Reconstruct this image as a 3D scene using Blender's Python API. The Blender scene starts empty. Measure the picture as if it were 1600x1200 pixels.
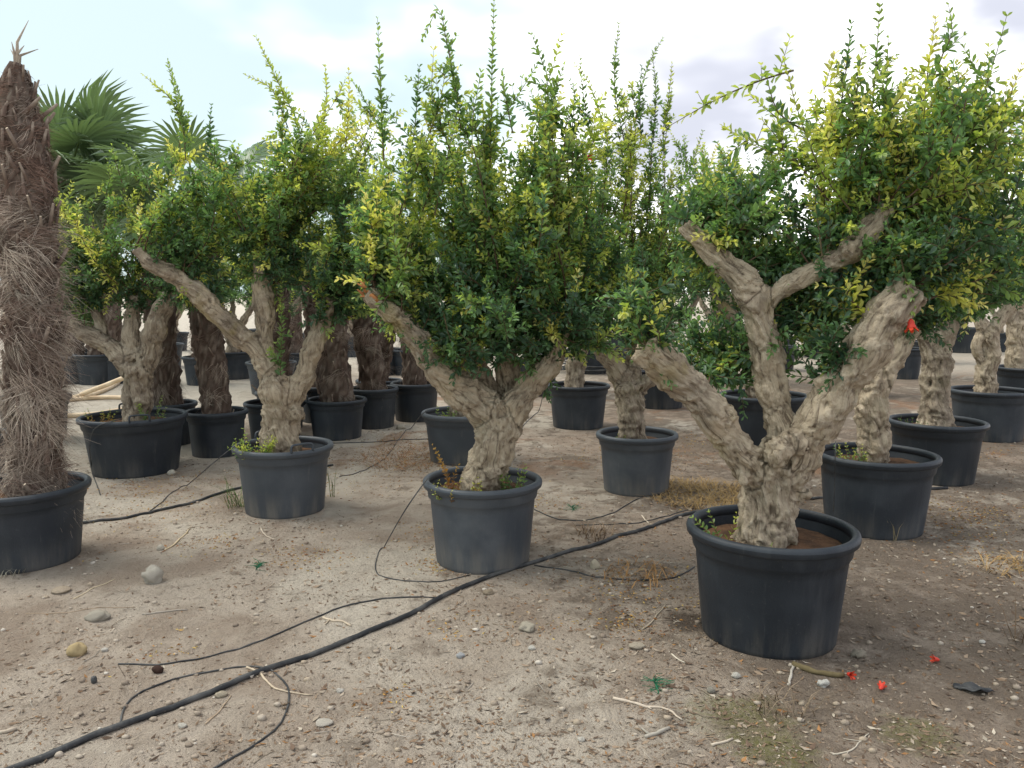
import bpy, math, random
import numpy as np
from mathutils import Vector
random.seed(7)
RNG = np.random.default_rng(11)
R = math.radians
SC = bpy.context.scene
COL = SC.collection

# ------------------------------------------------------------------ camera
F_PX, CAM_H, PITCH = 1250.0, 1.62, R(6.5)
cam_d = bpy.data.cameras.new('camera')
cam = bpy.data.objects.new('camera', cam_d); COL.objects.link(cam)
cam.location = (0, 0, CAM_H); cam.rotation_euler = (R(90) - PITCH, 0, 0)
cam_d.sensor_width = 36.0; cam_d.lens = 36.0 * F_PX / 1600.0
cam_d.clip_start = 0.05; cam_d.clip_end = 3000
SC.camera = cam
SC.cycles.max_bounces = 6; SC.cycles.diffuse_bounces = 4; SC.cycles.glossy_bounces = 2; SC.cycles.transmission_bounces = 3

# ------------------------------------------------------------------ sky, sun, exposure
SUN_EL, SUN_AZ = 58.0, -75.0          # azimuth measured from +Y towards +X
world = bpy.data.worlds.new('World'); SC.world = world; world.use_nodes = True
wn, wl = world.node_tree.nodes, world.node_tree.links
wn.clear()
w_out = wn.new('ShaderNodeOutputWorld'); w_bg = wn.new('ShaderNodeBackground')
sky = wn.new('ShaderNodeTexSky'); sky.sky_type = 'NISHITA'; sky.sun_disc = False
sky.sun_elevation = R(SUN_EL); sky.sun_rotation = R(SUN_AZ)
sky.air_density = 1.0; sky.dust_density = 3.0; sky.ozone_density = 1.0
w_sc = wn.new('ShaderNodeVectorMath'); w_sc.operation = 'SCALE'; w_sc.inputs['Scale'].default_value = 0.09
wl.new(sky.outputs[0], w_sc.inputs[0])
w_tc = wn.new('ShaderNodeTexCoord')
def w_noise(scale, off, detail=4.0, rough=0.5):
    m = wn.new('ShaderNodeMapping'); m.inputs['Location'].default_value = off
    m.inputs['Scale'].default_value = (1, 1, 2.2)
    wl.new(w_tc.outputs['Generated'], m.inputs[0])
    n = wn.new('ShaderNodeTexNoise'); n.inputs['Scale'].default_value = scale
    n.inputs['Detail'].default_value = detail; n.inputs['Roughness'].default_value = rough
    wl.new(m.outputs[0], n.inputs['Vector'])
    return n.outputs[0]
def w_ramp(src, a, b):
    r = wn.new('ShaderNodeMapRange'); r.interpolation_type = 'SMOOTHSTEP'
    r.inputs['From Min'].default_value = a; r.inputs['From Max'].default_value = b
    wl.new(src, r.inputs['Value']); return r.outputs[0]
def w_mix(f, a, b):
    m = wn.new('ShaderNodeMix'); m.data_type = 'RGBA'
    if isinstance(f, float): m.inputs[0].default_value = f
    else: wl.new(f, m.inputs[0])
    for k, v in ((6, a), (7, b)):
        if isinstance(v, tuple): m.inputs[k].default_value = (*v, 1)
        else: wl.new(v, m.inputs[k])
    return m.outputs[2]
veil = w_mix(0.80, w_sc.outputs[0], (0.435, 0.525, 0.54))              # thin bright veil over blue sky
w_sep = wn.new('ShaderNodeSeparateXYZ'); wl.new(w_tc.outputs['Generated'], w_sep.inputs[0])
def w_math(op, a, b):
    m = wn.new('ShaderNodeMath'); m.operation = op
    for i, v in enumerate((a, b)):
        if isinstance(v, (int, float)): m.inputs[i].default_value = v
        else: wl.new(v, m.inputs[i])
    return m.outputs[0]
bank = w_math('ADD', w_noise(2.2, (3.1, 0.4, 1.7)), w_math('MULTIPLY', w_sep.outputs[0], 0.55))
c1 = w_mix(w_ramp(bank, 0.36, 0.60), veil, (1.12, 1.12, 1.11))       # white cloud
g = w_math('ADD', w_noise(2.6, (0.7, 2.4, 5.2), 5.0), w_math('MULTIPLY', w_sep.outputs[2], 0.75))
g = w_math('MULTIPLY', w_ramp(g, 0.46, 0.68), w_ramp(bank, 0.50, 0.70))
c2 = w_mix(g, c1, (0.385, 0.40, 0.46))                                # grey undersides
wl.new(c2, w_bg.inputs[0]); w_bg.inputs[1].default_value = 1.0
wl.new(w_bg.outputs[0], w_out.inputs[0])

sun_d = bpy.data.lights.new('sun', 'SUN'); sun_d.energy = 1.5; sun_d.angle = R(35)
sun_d.color = (1.0, 0.94, 0.84)
sun = bpy.data.objects.new('sun', sun_d); COL.objects.link(sun)
_az, _el = R(SUN_AZ), R(SUN_EL)
_dir = Vector((math.sin(_az) * math.cos(_el), math.cos(_az) * math.cos(_el), math.sin(_el)))
sun.rotation_euler = _dir.to_track_quat('Z', 'Y').to_euler(); sun.location = (0, 0, 10)
vs = SC.view_settings
vs.view_transform = 'Standard'; vs.look = 'None'; vs.exposure = 1.0; vs.gamma = 1.0; vs.use_curve_mapping = False

# ------------------------------------------------------------------ helpers
_cp, _sp = math.cos(PITCH), math.sin(PITCH)
def ray(px, py):
    u = -(py - 600) / F_PX
    return np.array([(px - 800) / F_PX, _cp + u * _sp, -_sp + u * _cp])
def ground_at(px, py):
    d = ray(px, py); t = -CAM_H / d[2]; return d[0] * t, d[1] * t
def point_at(px, py, Y):
    d = ray(px, py); return np.array([0, 0, CAM_H]) + d * (Y / d[1])

def _hash3(ix, iy, iz):
    h = (ix * 374761393 + iy * 668265263 + iz * 2147483647 + 1013904223) & 0xFFFFFFFF
    h = ((h ^ (h >> 13)) * 1274126177) & 0xFFFFFFFF
    h = (h ^ (h >> 16)) & 0xFFFFFFFF
    return h
def noise3(p):
    """gradient noise, p (n,3) -> (n,) about -1..1"""
    p = np.asarray(p, float); i = np.floor(p).astype(np.int64); f = p - i
    w = f * f * f * (f * (f * 6 - 15) + 10); out = 0
    for dx in (0, 1):
        for dy in (0, 1):
            for dz in (0, 1):
                h = _hash3(i[:, 0] + dx, i[:, 1] + dy, i[:, 2] + dz)
                gx = ((h & 255) / 127.5) - 1; gy = (((h >> 8) & 255) / 127.5) - 1; gz = (((h >> 16) & 255) / 127.5) - 1
                d = gx * (f[:, 0] - dx) + gy * (f[:, 1] - dy) + gz * (f[:, 2] - dz)
                wt = (w[:, 0] if dx else 1 - w[:, 0]) * (w[:, 1] if dy else 1 - w[:, 1]) * (w[:, 2] if dz else 1 - w[:, 2])
                out = out + wt * d
    return out * 1.3
def fbm(p, o=3):
    v = 0; a = 1.0; p = np.asarray(p, float)
    for k in range(o):
        v = v + a * noise3(p + 17.3 * k); p = p * 2.03; a *= 0.5
    return v

def mesh_np(name, V, faces=None, tris=None, quads=None, smooth=False):
    me = bpy.data.meshes.new(name)
    V = np.asarray(V, np.float32).reshape(-1, 3)
    loops, starts = [], []; n0 = 0
    for arr, k in ((tris, 3), (quads, 4)):
        if arr is not None and len(arr):
            arr = np.asarray(arr, np.int32).reshape(-1, k)
            loops.append(arr.ravel()); starts.append(n0 + np.arange(len(arr)) * k); n0 += arr.size
    loops = np.concatenate(loops).astype(np.int32); starts = np.concatenate(starts).astype(np.int32)
    me.vertices.add(len(V)); me.vertices.foreach_set('co', V.ravel())
    me.loops.add(len(loops)); me.loops.foreach_set('vertex_index', loops)
    me.polygons.add(len(starts)); me.polygons.foreach_set('loop_start', starts)
    if smooth: me.polygons.foreach_set('use_smooth', np.ones(len(starts), bool))
    me.update(calc_edges=True); me.validate()
    return me
def set_col(me, C, name='tint'):
    a = me.attributes.new(name, 'FLOAT_COLOR', 'POINT')
    C = np.asarray(C, np.float32)
    if C.shape[1] == 3: C = np.concatenate([C, np.ones((len(C), 1), np.float32)], 1)
    a.data.foreach_set('color', C.ravel())
def set_val(me, v, name):
    a = me.attributes.new(name, 'FLOAT', 'POINT'); a.data.foreach_set('value', np.asarray(v, np.float32))

class MB:
    """collects verts / tris / quads"""
    def __init__(s): s.V = []; s.T = []; s.Q = []; s.C = []; s.n = 0
    def add(s, V, T=None, Q=None, C=None):
        V = np.asarray(V, float).reshape(-1, 3)
        if T is not None and len(T): s.T.append(np.asarray(T).reshape(-1, 3) + s.n)
        if Q is not None and len(Q): s.Q.append(np.asarray(Q).reshape(-1, 4) + s.n)
        if C is not None:
            C = np.asarray(C, float); s.C.append(np.broadcast_to(C, (len(V), 3)))
        s.V.append(V); s.n += len(V)
    def mesh(s, name, smooth=True, off=(0, 0, 0)):
        V = np.concatenate(s.V) - np.asarray(off)
        me = mesh_np(name, V, tris=np.concatenate(s.T) if s.T else None, quads=np.concatenate(s.Q) if s.Q else None, smooth=smooth)
        if s.C: set_col(me, np.concatenate(s.C))
        return me

def obj(name, me, mat, parent=None, loc=None):
    o = bpy.data.objects.new(name, me); COL.objects.link(o)
    if mat and not me.materials: me.materials.append(mat)
    if parent: o.parent = parent
    if loc is not None: o.location = loc
    return o
def tag(o, label, cat, group=None, kind=None):
    o['label'] = label; o['category'] = cat
    if group: o['group'] = group
    if kind: o['kind'] = kind
    return o
def thing(name, label, cat, loc=(0, 0, 0), group=None):
    o = bpy.data.objects.new(name, None); COL.objects.link(o); o.location = loc
    o.empty_display_size = 0.1
    return tag(o, label, cat, group)

def frames(pts):
    pts = np.asarray(pts, float); t = np.gradient(pts, axis=0)
    t /= np.linalg.norm(t, axis=1)[:, None] + 1e-9
    a = np.array([0, 0, 1.0]) if abs(t[0][2]) < 0.8 else np.array([1.0, 0, 0])
    ns = []
    for k in range(len(pts)):
        a = a - t[k] * (a @ t[k]); l = np.linalg.norm(a)
        if l < 1e-6: a = np.cross(t[k], [0.3, 0.5, 0.8]); l = np.linalg.norm(a)
        a = a / l; ns.append(a)
    ns = np.array(ns); bs = np.cross(t, ns)
    return t, ns, bs
def tube(mb, pts, rad, n=6, cap=True, C=None, flat=1.0):
    pts = np.asarray(pts, float); k = len(pts); rad = np.broadcast_to(np.asarray(rad, float), (k,))
    t, ns, bs = frames(pts)
    th = np.arange(n) * 2 * math.pi / n
    V = (pts[:, None] + rad[:, None, None] * (np.cos(th)[None, :, None] * ns[:, None] * flat + np.sin(th)[None, :, None] * bs[:, None])).reshape(-1, 3)
    i = np.arange(k - 1)[:, None] * n; j = np.arange(n)[None]; j2 = (j + 1) % n
    Q = np.stack([i + j, i + j2, i + n + j2, i + n + j], -1).reshape(-1, 4)
    T = None
    if cap:
        V = np.concatenate([V, pts[:1], pts[-1:]]); c0, c1 = k * n, k * n + 1
        jj = np.arange(n); T = np.concatenate([np.stack([jj * 0 + c0, (jj + 1) % n, jj], 1), np.stack([jj * 0 + c1, (k - 1) * n + jj, (k - 1) * n + (jj + 1) % n], 1)])
    mb.add(V, T, Q, C)
def catmull(P, step):
    P = np.asarray(P, float)
    Q = np.vstack([2 * P[0] - P[1], P, 2 * P[-1] - P[-2]]); out = []
    for k in range(len(P) - 1):
        p0, p1, p2, p3 = Q[k:k + 4]
        m = max(2, int(np.linalg.norm((p2 - p1)[:3]) / step))
        for u in np.arange(m) / m:
            out.append(0.5 * (2 * p1 + (p2 - p0) * u + (2 * p0 - 5 * p1 + 4 * p2 - p3) * u * u + (3 * p1 - p0 - 3 * p2 + p3) * u ** 3))
    out.append(P[-1]); return np.array(out)
def lathe(mb, prof, n=64, wob=None, C=None, close_bottom=False):
    prof = np.asarray(prof, float); k = len(prof); th = np.arange(n) * 2 * math.pi / n
    rr = prof[:, 0][:, None] * np.ones(n)[None]
    if wob is not None: rr = rr * wob(th)[None]
    V = np.stack([rr * np.cos(th), rr * np.sin(th), prof[:, 1][:, None] * np.ones(n)[None]], -1).reshape(-1, 3)
    i = np.arange(k - 1)[:, None] * n; j = np.arange(n)[None]; j2 = (j + 1) % n
    Q = np.stack([i + j, i + j2, i + n + j2, i + n + j], -1).reshape(-1, 4)
    T = None
    if close_bottom:
        V = np.concatenate([V, [[0, 0, prof[0, 1]]]]); jj = np.arange(n)
        T = np.stack([jj * 0 + k * n, (jj + 1) % n, jj], 1)
    mb.add(V, T, Q, C)

# ------------------------------------------------------------------ materials
class NT:
    def __init__(s, name):
        s.m = bpy.data.materials.new(name); s.m.use_nodes = True
        s.n, s.l = s.m.node_tree.nodes, s.m.node_tree.links; s.n.clear()
        s.out = s.n.new('ShaderNodeOutputMaterial'); s.b = s.n.new('ShaderNodeBsdfPrincipled')
        s.l.new(s.b.outputs[0], s.out.inputs[0])
    def put(s, sock, v):
        if isinstance(v, tuple): sock.default_value = (*v, 1) if len(v) == 3 and sock.type == 'RGBA' else v
        elif isinstance(v, (int, float)): sock.default_value = v
        else: s.l.new(v, sock)
    def coord(s, scale=(1, 1, 1), kind='Object'):
        tc = s.n.new('ShaderNodeTexCoord'); m = s.n.new('ShaderNodeMapping'); m.inputs['Scale'].default_value = scale
        s.l.new(tc.outputs[kind], m.inputs[0]); return m.outputs[0]
    def geo(s): return s.n.new('ShaderNodeNewGeometry').outputs['Position']
    def noise(s, vec, scale, detail=4, rough=0.55, dist=0.0):
        n = s.n.new('ShaderNodeTexNoise'); s.l.new(vec, n.inputs['Vector'])
        n.inputs['Scale'].default_value = scale; n.inputs['Detail'].default_value = detail
        n.inputs['Roughness'].default_value = rough; n.inputs['Distortion'].default_value = dist
        return n.outputs[0]
    def voro(s, vec, scale, out='Distance'):
        n = s.n.new('ShaderNodeTexVoronoi'); s.l.new(vec, n.inputs['Vector']); n.inputs['Scale'].default_value = scale
        return n.outputs[out]
    def rng(s, v, a, b, c=0.0, d=1.0):
        r = s.n.new('ShaderNodeMapRange'); r.interpolation_type = 'SMOOTHSTEP'
        for k, x in (('From Min', a), ('From Max', b), ('To Min', c), ('To Max', d)): r.inputs[k].default_value = x
        s.l.new(v, r.inputs['Value']); return r.outputs[0]
    def mix(s, f, a, b, mode='MIX'):
        m = s.n.new('ShaderNodeMix'); m.data_type = 'RGBA'; m.blend_type = mode
        s.put(m.inputs[0], f); s.put(m.inputs[6], a); s.put(m.inputs[7], b); return m.outputs[2]
    def math(s, op, a, b=0.0):
        m = s.n.new('ShaderNodeMath'); m.operation = op; s.put(m.inputs[0], a); s.put(m.inputs[1], b); return m.outputs[0]
    def attr(s, name, out='Color'):
        a = s.n.new('ShaderNodeAttribute'); a.attribute_name = name; return a.outputs[out]
    def bump(s, h, dist, strength=1.0):
        b = s.n.new('ShaderNodeBump'); b.inputs['Distance'].default_value = dist; b.inputs['Strength'].default_value = strength
        s.l.new(h, b.inputs['Height']); s.l.new(b.outputs[0], s.b.inputs['Normal']); return b
    def base(s, c, rough=0.8, spec=0.3):
        s.put(s.b.inputs['Base Color'], c); s.put(s.b.inputs['Roughness'], rough); s.b.inputs['Specular IOR Level'].default_value = spec
        return s.m

def m_bark(name, pale, mid, dark, green=0.0):
    t = NT(name); v = t.coord()
    n1 = t.noise(v, 5.0, 4); n2 = t.noise(v, 38.0, 5, 0.65); n3 = t.noise(v, 14.0, 3, 0.6, 0.6)
    oi = t.n.new('ShaderNodeObjectInfo')
    gv = t.attr('grain', 'Vector'); g1 = t.noise(gv, 30.0, 7, 0.72, 0.8); g2 = t.noise(gv, 75.0, 4, 0.7); lo = t.noise(v, 2.1, 3, 0.5)
    c = t.mix(t.rng(n1, 0.34, 0.66), mid, pale)
    c = t.mix(t.rng(lo, 0.50, 0.66, 0, 0.55), c, (0.23, 0.185, 0.145))
    c = t.mix(t.rng(n3, 0.52, 0.66, 0, 0.55), c, (0.20, 0.155, 0.115))
    c = t.mix(t.rng(t.attr('ridge', 'Fac'), 0.52, 0.15, 0.0, 0.80), c, dark)
    c = t.mix(t.rng(t.attr('ridge', 'Fac'), 0.62, 0.88, 0.0, 0.5), c, (0.60, 0.52, 0.40))
    c = t.mix(t.rng(g1, 0.52, 0.66, 0, 0.6), c, (0.62, 0.53, 0.40))
    c = t.mix(t.rng(g1, 0.48, 0.34, 0, 0.85), c, (0.12, 0.088, 0.062))
    c = t.mix(t.rng(g2, 0.44, 0.28, 0, 0.55), c, dark)
    n4 = t.noise(v, 3.2, 3, 0.5, 0.4)
    c = t.mix(t.rng(n4, 0.60, 0.72, 0, 0.55 * green), c, (0.30, 0.24, 0.04))      # yellow lichen
    c = t.mix(t.rng(n4, 0.40, 0.27, 0, 0.40 * green), c, (0.10, 0.115, 0.05))      # algae
    t.bump(t.math('ADD', t.math('MULTIPLY', g1, 1.6), t.math('ADD', t.math('MULTIPLY', g2, 0.8), t.noise(v, 30, 4, 0.6, 1.0))), 0.014, 1.0)
    return t.base(c, 0.92, 0.15)
BARK = m_bark('bark_pale', (0.58, 0.475, 0.345), (0.43, 0.35, 0.255), (0.11, 0.08, 0.055), 0.6)
BARK2 = m_bark('bark_grey', (0.48, 0.40, 0.30), (0.33, 0.27, 0.205), (0.085, 0.065, 0.05), 0.8)

def m_leaf(name, trans=0.46, rough=0.40):
    t = NT(name); c = t.attr('tint')
    v = t.coord(); n = t.noise(v, 30, 2)
    c2 = t.mix(t.rng(n, 0.3, 0.7, 0, 0.22), c, t.mix(1.0, c, (1.25, 1.2, 0.9), 'MULTIPLY'))
    m = t.base(c2, rough, 0.62)
    tr = t.n.new('ShaderNodeBsdfTranslucent'); t.l.new(t.mix(1.0, c2, (1.25, 1.3, 0.65), 'MULTIPLY'), tr.inputs[0])
    mx = t.n.new('ShaderNodeMixShader'); mx.inputs[0].default_value = trans
    t.l.new(t.b.outputs[0], mx.inputs[1]); t.l.new(tr.outputs[0], mx.inputs[2]); t.l.new(mx.outputs[0], t.out.inputs[0])
    return m
LEAF = m_leaf('pomegranate_leaf')
PALM_LEAF = m_leaf('palm_leaf', 0.22, 0.38)
def m_tint(name, rough=0.85, spec=0.2, bump=None):
    t = NT(name); v = t.coord(); n = t.noise(v, 45, 4)
    c = t.attr('tint'); c = t.mix(t.rng(n, 0.3, 0.7, 0, 0.5), c, t.mix(1.0, c, (0.62, 0.6, 0.58), 'MULTIPLY'))
    if bump: t.bump(t.noise(v, bump[0], 5, 0.65), bump[1])
    return t.base(c, rough, spec)
TWIG = m_tint('twig_bark')
DRY = m_tint('dry_litter', 0.9, 0.1)
STONE = m_tint('stone', 0.9, 0.2, (40, 0.006))
FIBRE = m_tint('palm_fibre', 0.9, 0.1)
FLOWER = m_tint('flower_red', 0.5, 0.3)

def m_pot(name='black_nursery_plastic', dusty=0.0):
    t = NT(name); v = t.coord(); oi = t.n.new('ShaderNodeObjectInfo')
    cmb = t.n.new('ShaderNodeVectorMath'); cmb.operation = 'ADD'; t.l.new(v, cmb.inputs[0])
    sc = t.n.new('ShaderNodeVectorMath'); sc.operation = 'SCALE'; sc.inputs['Scale'].default_value = 9.0
    cx = t.n.new('ShaderNodeCombineXYZ'); t.l.new(oi.outputs['Random'], cx.inputs[0]); t.l.new(oi.outputs['Random'], cx.inputs[1])
    t.l.new(cx.outputs[0], sc.inputs[0]); t.l.new(sc.outputs[0], cmb.inputs[1]); vv = cmb.outputs[0]
    st = t.n.new('ShaderNodeMapping'); st.inputs['Scale'].default_value = (9, 9, 0.8); t.l.new(vv, st.inputs[0])
    st2 = t.n.new('ShaderNodeMapping'); st2.inputs['Scale'].default_value = (26, 26, 1.4); t.l.new(vv, st2.inputs[0])
    n1 = t.noise(vv, 3.0, 4, 0.6); n2 = t.noise(st.outputs[0], 1.0, 5, 0.65); n3 = t.noise(vv, 60, 4, 0.7)
    n4 = t.noise(st2.outputs[0], 1.0, 4, 0.7)
    c = t.mix(oi.outputs['Random'], (0.014, 0.0195, 0.027), (0.022, 0.030, 0.041))
    if dusty: c = t.mix(dusty, c, (0.075, 0.088, 0.105))
    dustamt = t.math('MULTIPLY', t.rng(n1, 0.38, 0.72), t.math('ADD', t.math('MULTIPLY', oi.outputs['Random'], 0.5), 0.25))
    c = t.mix(dustamt, c, (0.060, 0.070, 0.082) if not dusty else (0.12, 0.13, 0.142))
    c = t.mix(t.rng(n2, 0.52, 0.78, 0, 0.30), c, (0.08, 0.086, 0.094))
    c = t.mix(t.rng(n4, 0.60, 0.78, 0, 0.22 + .2 * dusty), c, (0.17, 0.165, 0.155))
    c = t.mix(t.rng(n3, 0.60, 0.8, 0, 0.22), c, (0.24, 0.22, 0.19))
    sep = t.n.new('ShaderNodeSeparateXYZ'); t.l.new(v, sep.inputs[0])
    foot = t.math('MULTIPLY', t.rng(sep.outputs[2], 0.22, 0.0), t.rng(n2, 0.38, 0.66))
    c = t.mix(t.math('MULTIPLY', foot, 0.22 + .35 * dusty), c, (0.26, 0.23, 0.185))                       # dried mud splashed on the foot
    t.bump(t.math('ADD', t.noise(vv, 90, 4, 0.7), t.math('MULTIPLY', n2, 2.0)), 0.002, 0.6)
    return t.base(c, t.rng(n1, 0.3, 0.7, 0.42, 0.62), 0.42)
POT_BLACK = m_pot(); POT_DUSTY = m_pot('dusty_nursery_plastic', .55)
def m_soil():
    t = NT('potting_soil'); v = t.coord(); n = t.noise(v, 9, 6, 0.7); f = t.noise(v, 60, 5, 0.7)
    c = t.mix(t.rng(n, 0.35, 0.65), (0.085, 0.052, 0.035), (0.19, 0.105, 0.06)); c = t.mix(t.rng(f, 0.55, 0.75, 0, 0.8), c, (0.30, 0.20, 0.12))
    t.bump(f, 0.02); return t.base(c, 0.95, 0.1)
SOIL = m_soil()
def m_hose(name, a, b, rough=0.55):
    t = NT(name); v = t.geo(); n = t.noise(v, 7, 5, 0.65); f = t.noise(v, 50, 3)
    c = t.mix(t.rng(n, 0.4, 0.68), a, b); c = t.mix(t.rng(f, 0.6, 0.8, 0, 0.35), c, (0.28, 0.24, 0.19))
    return t.base(c, rough, 0.35)
HOSE = m_hose('black_polythene', (0.022, 0.024, 0.027), (0.085, 0.085, 0.083))
TANHOSE = m_hose('tan_pipe', (0.56, 0.42, 0.27), (0.68, 0.55, 0.38))

def m_ground():
    t = NT('dry_earth'); v = t.geo()
    n0 = t.noise(v, 0.45, 4, 0.55, 0.6); n1 = t.noise(v, 1.5, 6, 0.62, 0.8); n2 = t.noise(v, 6.5, 6, 0.68, 0.4); n3 = t.noise(v, 48, 5, 0.72); n4 = t.noise(v, 150, 3, 0.7)
    sep = t.n.new('ShaderNodeSeparateXYZ'); t.l.new(v, sep.inputs[0]); X, Y = sep.outputs[0], sep.outputs[1]
    c = t.mix(t.rng(n1, 0.36, 0.62), (0.37, 0.292, 0.228), (0.56, 0.475, 0.388))
    c = t.mix(t.rng(n0, 0.48, 0.60, 0, 0.85), c, (0.64, 0.57, 0.475))                        # pale dust
    # trodden litter zone, heavier under and in front of the right-hand trees
    lit = t.math('ADD', t.math('MULTIPLY', n1, 0.9), t.math('MULTIPLY', t.rng(X, -1.5, 2.2), 0.24))
    lit = t.math('ADD', lit, t.math('MULTIPLY', t.rng(n2, 0.3, 0.7), 0.16))
    c = t.mix(t.rng(lit, 0.60, 0.80, 0, 0.85), c, (0.195, 0.15, 0.113))
    rd = t.noise(v, 1.1, 5, 0.65, 0.7)
    c = t.mix(t.math('MULTIPLY', t.rng(rd, 0.53, 0.68), t.math('MULTIPLY', t.rng(Y, 4.5, 7.0), 0.7)), c, (0.31, 0.17, 0.095))   # rusty needle litter among the rows
    far = t.math('ADD', Y, t.math('MULTIPLY', t.math('SUBTRACT', n1, 0.5), 3.0))
    fl = t.math('MULTIPLY', t.rng(far, 6.9, 8.4), t.rng(X, -3.0, -3.9))
    fl2 = t.math('MULTIPLY', t.rng(far, 14.0, 18.0), 0.7)
    c = t.mix(t.math('MAXIMUM', fl, fl2), c, t.mix(t.rng(n2, 0.3, 0.7), (0.50, 0.44, 0.36), (0.64, 0.58, 0.49)))   # pale gravel track
    c = t.mix(t.rng(n2, 0.56, 0.75, 0, 0.6), c, (0.20, 0.155, 0.115))
    c = t.mix(t.rng(n3, 0.60, 0.74, 0, 0.60), c, (0.66, 0.60, 0.51))
    c = t.mix(t.rng(n3, 0.42, 0.28, 0, 0.60), c, (0.17, 0.135, 0.10))
    c = t.mix(t.rng(n4, 0.62, 0.75, 0, 0.45), c, (0.55, 0.50, 0.43))
    # moss film
    for (mx, my, r) in MOSS:
        d = t.n.new('ShaderNodeVectorMath'); d.operation = 'DISTANCE'; t.l.new(v, d.inputs[0]); d.inputs[1].default_value = (mx, my, 0)
        dd = t.math('ADD', d.outputs['Value'], t.math('MULTIPLY', t.math('SUBTRACT', n2, 0.5), 0.5))
        c = t.mix(t.math('MULTIPLY', t.rng(dd, r, r * 0.3), t.rng(n3, 0.35, 0.6, 0.25, 0.8)), c, (0.17, 0.165, 0.055))
    for (mx, my, r) in STAIN:
        d = t.n.new('ShaderNodeVectorMath'); d.operation = 'DISTANCE'; t.l.new(v, d.inputs[0]); d.inputs[1].default_value = (mx, my, 0)
        dd = t.math('ADD', d.outputs['Value'], t.math('MULTIPLY', t.math('SUBTRACT', n2, 0.5), 0.3))
        c = t.mix(t.rng(dd, r, r * 0.5, 0, 0.8), c, (0.075, 0.055, 0.042))                  # damp spilt compost
    h = t.math('ADD', t.math('MULTIPLY', n2, 3.0), t.math('ADD', t.math('MULTIPLY', n3, 1.0), t.math('MULTIPLY', n4, 0.4)))
    t.bump(h, 0.035, 1.0)
    return t.base(c, 0.95, 0.12)
MOSS = [(*ground_at(1165, 1125), 0.26), (*ground_at(1430, 1150), 0.18), (*ground_at(1215, 1180), 0.2)]
STAIN = [(*ground_at(1080, 972), 0.16)]
GROUND = m_ground()

# ------------------------------------------------------------------ pot table (x, y, diameter, height, squash)
POTS = {
 'A': (1.23, 3.69, .78, .53), 'B': (-.18, 4.75, .72, .51), 'C': (-1.71, 5.89, .73, .50), 'D': (1.03, 6.51, .68, .48), 'E': (.81, 9.67, .78, .52),
 'F': (2.51, 5.42, .80, .53), 'G': (3.71, 6.90, .80, .52), 'H': (5.36, 8.89, .86, .55), 'I': (7.42, 11.4, .90, .57), 'J': (-3.45, 7.22, .92, .52),
 'K': (-2.98, 7.98, .62, .45), 'L': (-2.65, 8.85, .68, .42), 'M': (-1.98, 8.94, .69, .44), 'N': (-1.69, 9.66, .63, .48), 'O': (-1.24, 10.2, .66, .48),
 'S': (-.48, 7.70, .80, .48), 'V': (2.67, 8.41, .92, .56), 'W': (3.79, 14.5, .76, .55), 'X': (2.11, 11.37, .82, .48), 'Y': (.34, 12.78, .86, .56),
 'P': (-2.98, 4.76, .76, .47), 'Q': (-4.72, 6.75, .74, .42), 'Z': (7.44, 15.28, .84, .58), 'AA': (12.3, 21.9, .92, .68), 'AC': (5.47, 12.64, .75, .52),
 'LF': (-7.44, 14.32, .80, .54), 'Ka': (-3.72, 8.55, .62, .45), 'Kb': (-2.78, 9.55, .62, .45), 'Ma': (-2.42, 10.1, .64, .46), 'Na': (-1.80, 10.75, .62, .46),
}
for _k, _p in (('E1', (118, 598)), ('E2', (178, 598)), ('E3', (318, 600)), ('E4', (462, 590)), ('E5', (640, 585))):
    _x, _y = ground_at(*_p); POTS[_k] = (_x, _y, .72, .5)
_pc = np.array([(p[0], p[1]) for p in POTS.values()])
def height(x, y):
    x = np.atleast_1d(np.asarray(x, float)); y = np.atleast_1d(np.asarray(y, float))
    z0 = np.zeros_like(x)
    h = 0.030 * noise3(np.stack([x * .55, y * .55, z0 + 3], 1)) + 0.014 * noise3(np.stack([x * 2.1, y * 2.1, z0 + 9], 1)) + 0.010 * noise3(np.stack([x * 6.3, y * 6.3, z0 + 5], 1)) + 0.006 * noise3(np.stack([x * 17., y * 17., z0 + 1], 1))
    m = np.full_like(x, 9.)
    for (cx, cy) in _pc: m = np.minimum(m, np.hypot(x - cx, y - cy))
    u = np.clip((m - .33) / .35, 0, 1)
    fx = np.clip((6.6 - np.abs(x)) / 1.6, 0, 1) * np.clip((12.6 - y) / 1.6, 0, 1)     # level ground beyond the nursery rows
    return h * u * u * (3 - 2 * u) * fx
def hz(x, y): return float(height(x, y)[0])

# ------------------------------------------------------------------ ground
def warp(a, b, step, far):
    core = np.arange(a, b + 1e-6, step); d = step; lo, hi = [], []
    x = a
    while x > -far: d *= 1.35; x -= d; lo.append(x)
    d = step; x = b
    while x < far: d *= 1.35; x += d; hi.append(x)
    return np.concatenate([lo[::-1], core, hi])
gx = warp(-5.0, 5.0, .034, 900); gy = warp(1.5, 11.0, .036, 900)
XX, YY = np.meshgrid(gx, gy); nx, ny = len(gx), len(gy)
near = (np.abs(XX) < 30) & (YY > -20) & (YY < 40)
ZZ = np.zeros_like(XX); ZZ[near] = height(XX[near], YY[near])
i = (np.arange(ny - 1)[:, None] * nx + np.arange(nx - 1)[None]).ravel()
me = mesh_np('ground', np.stack([XX, YY, ZZ], -1), quads=np.stack([i, i + 1, i + nx + 1, i + nx], 1), smooth=True)
o = obj('ground', me, GROUND); o['kind'] = 'structure'

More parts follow.
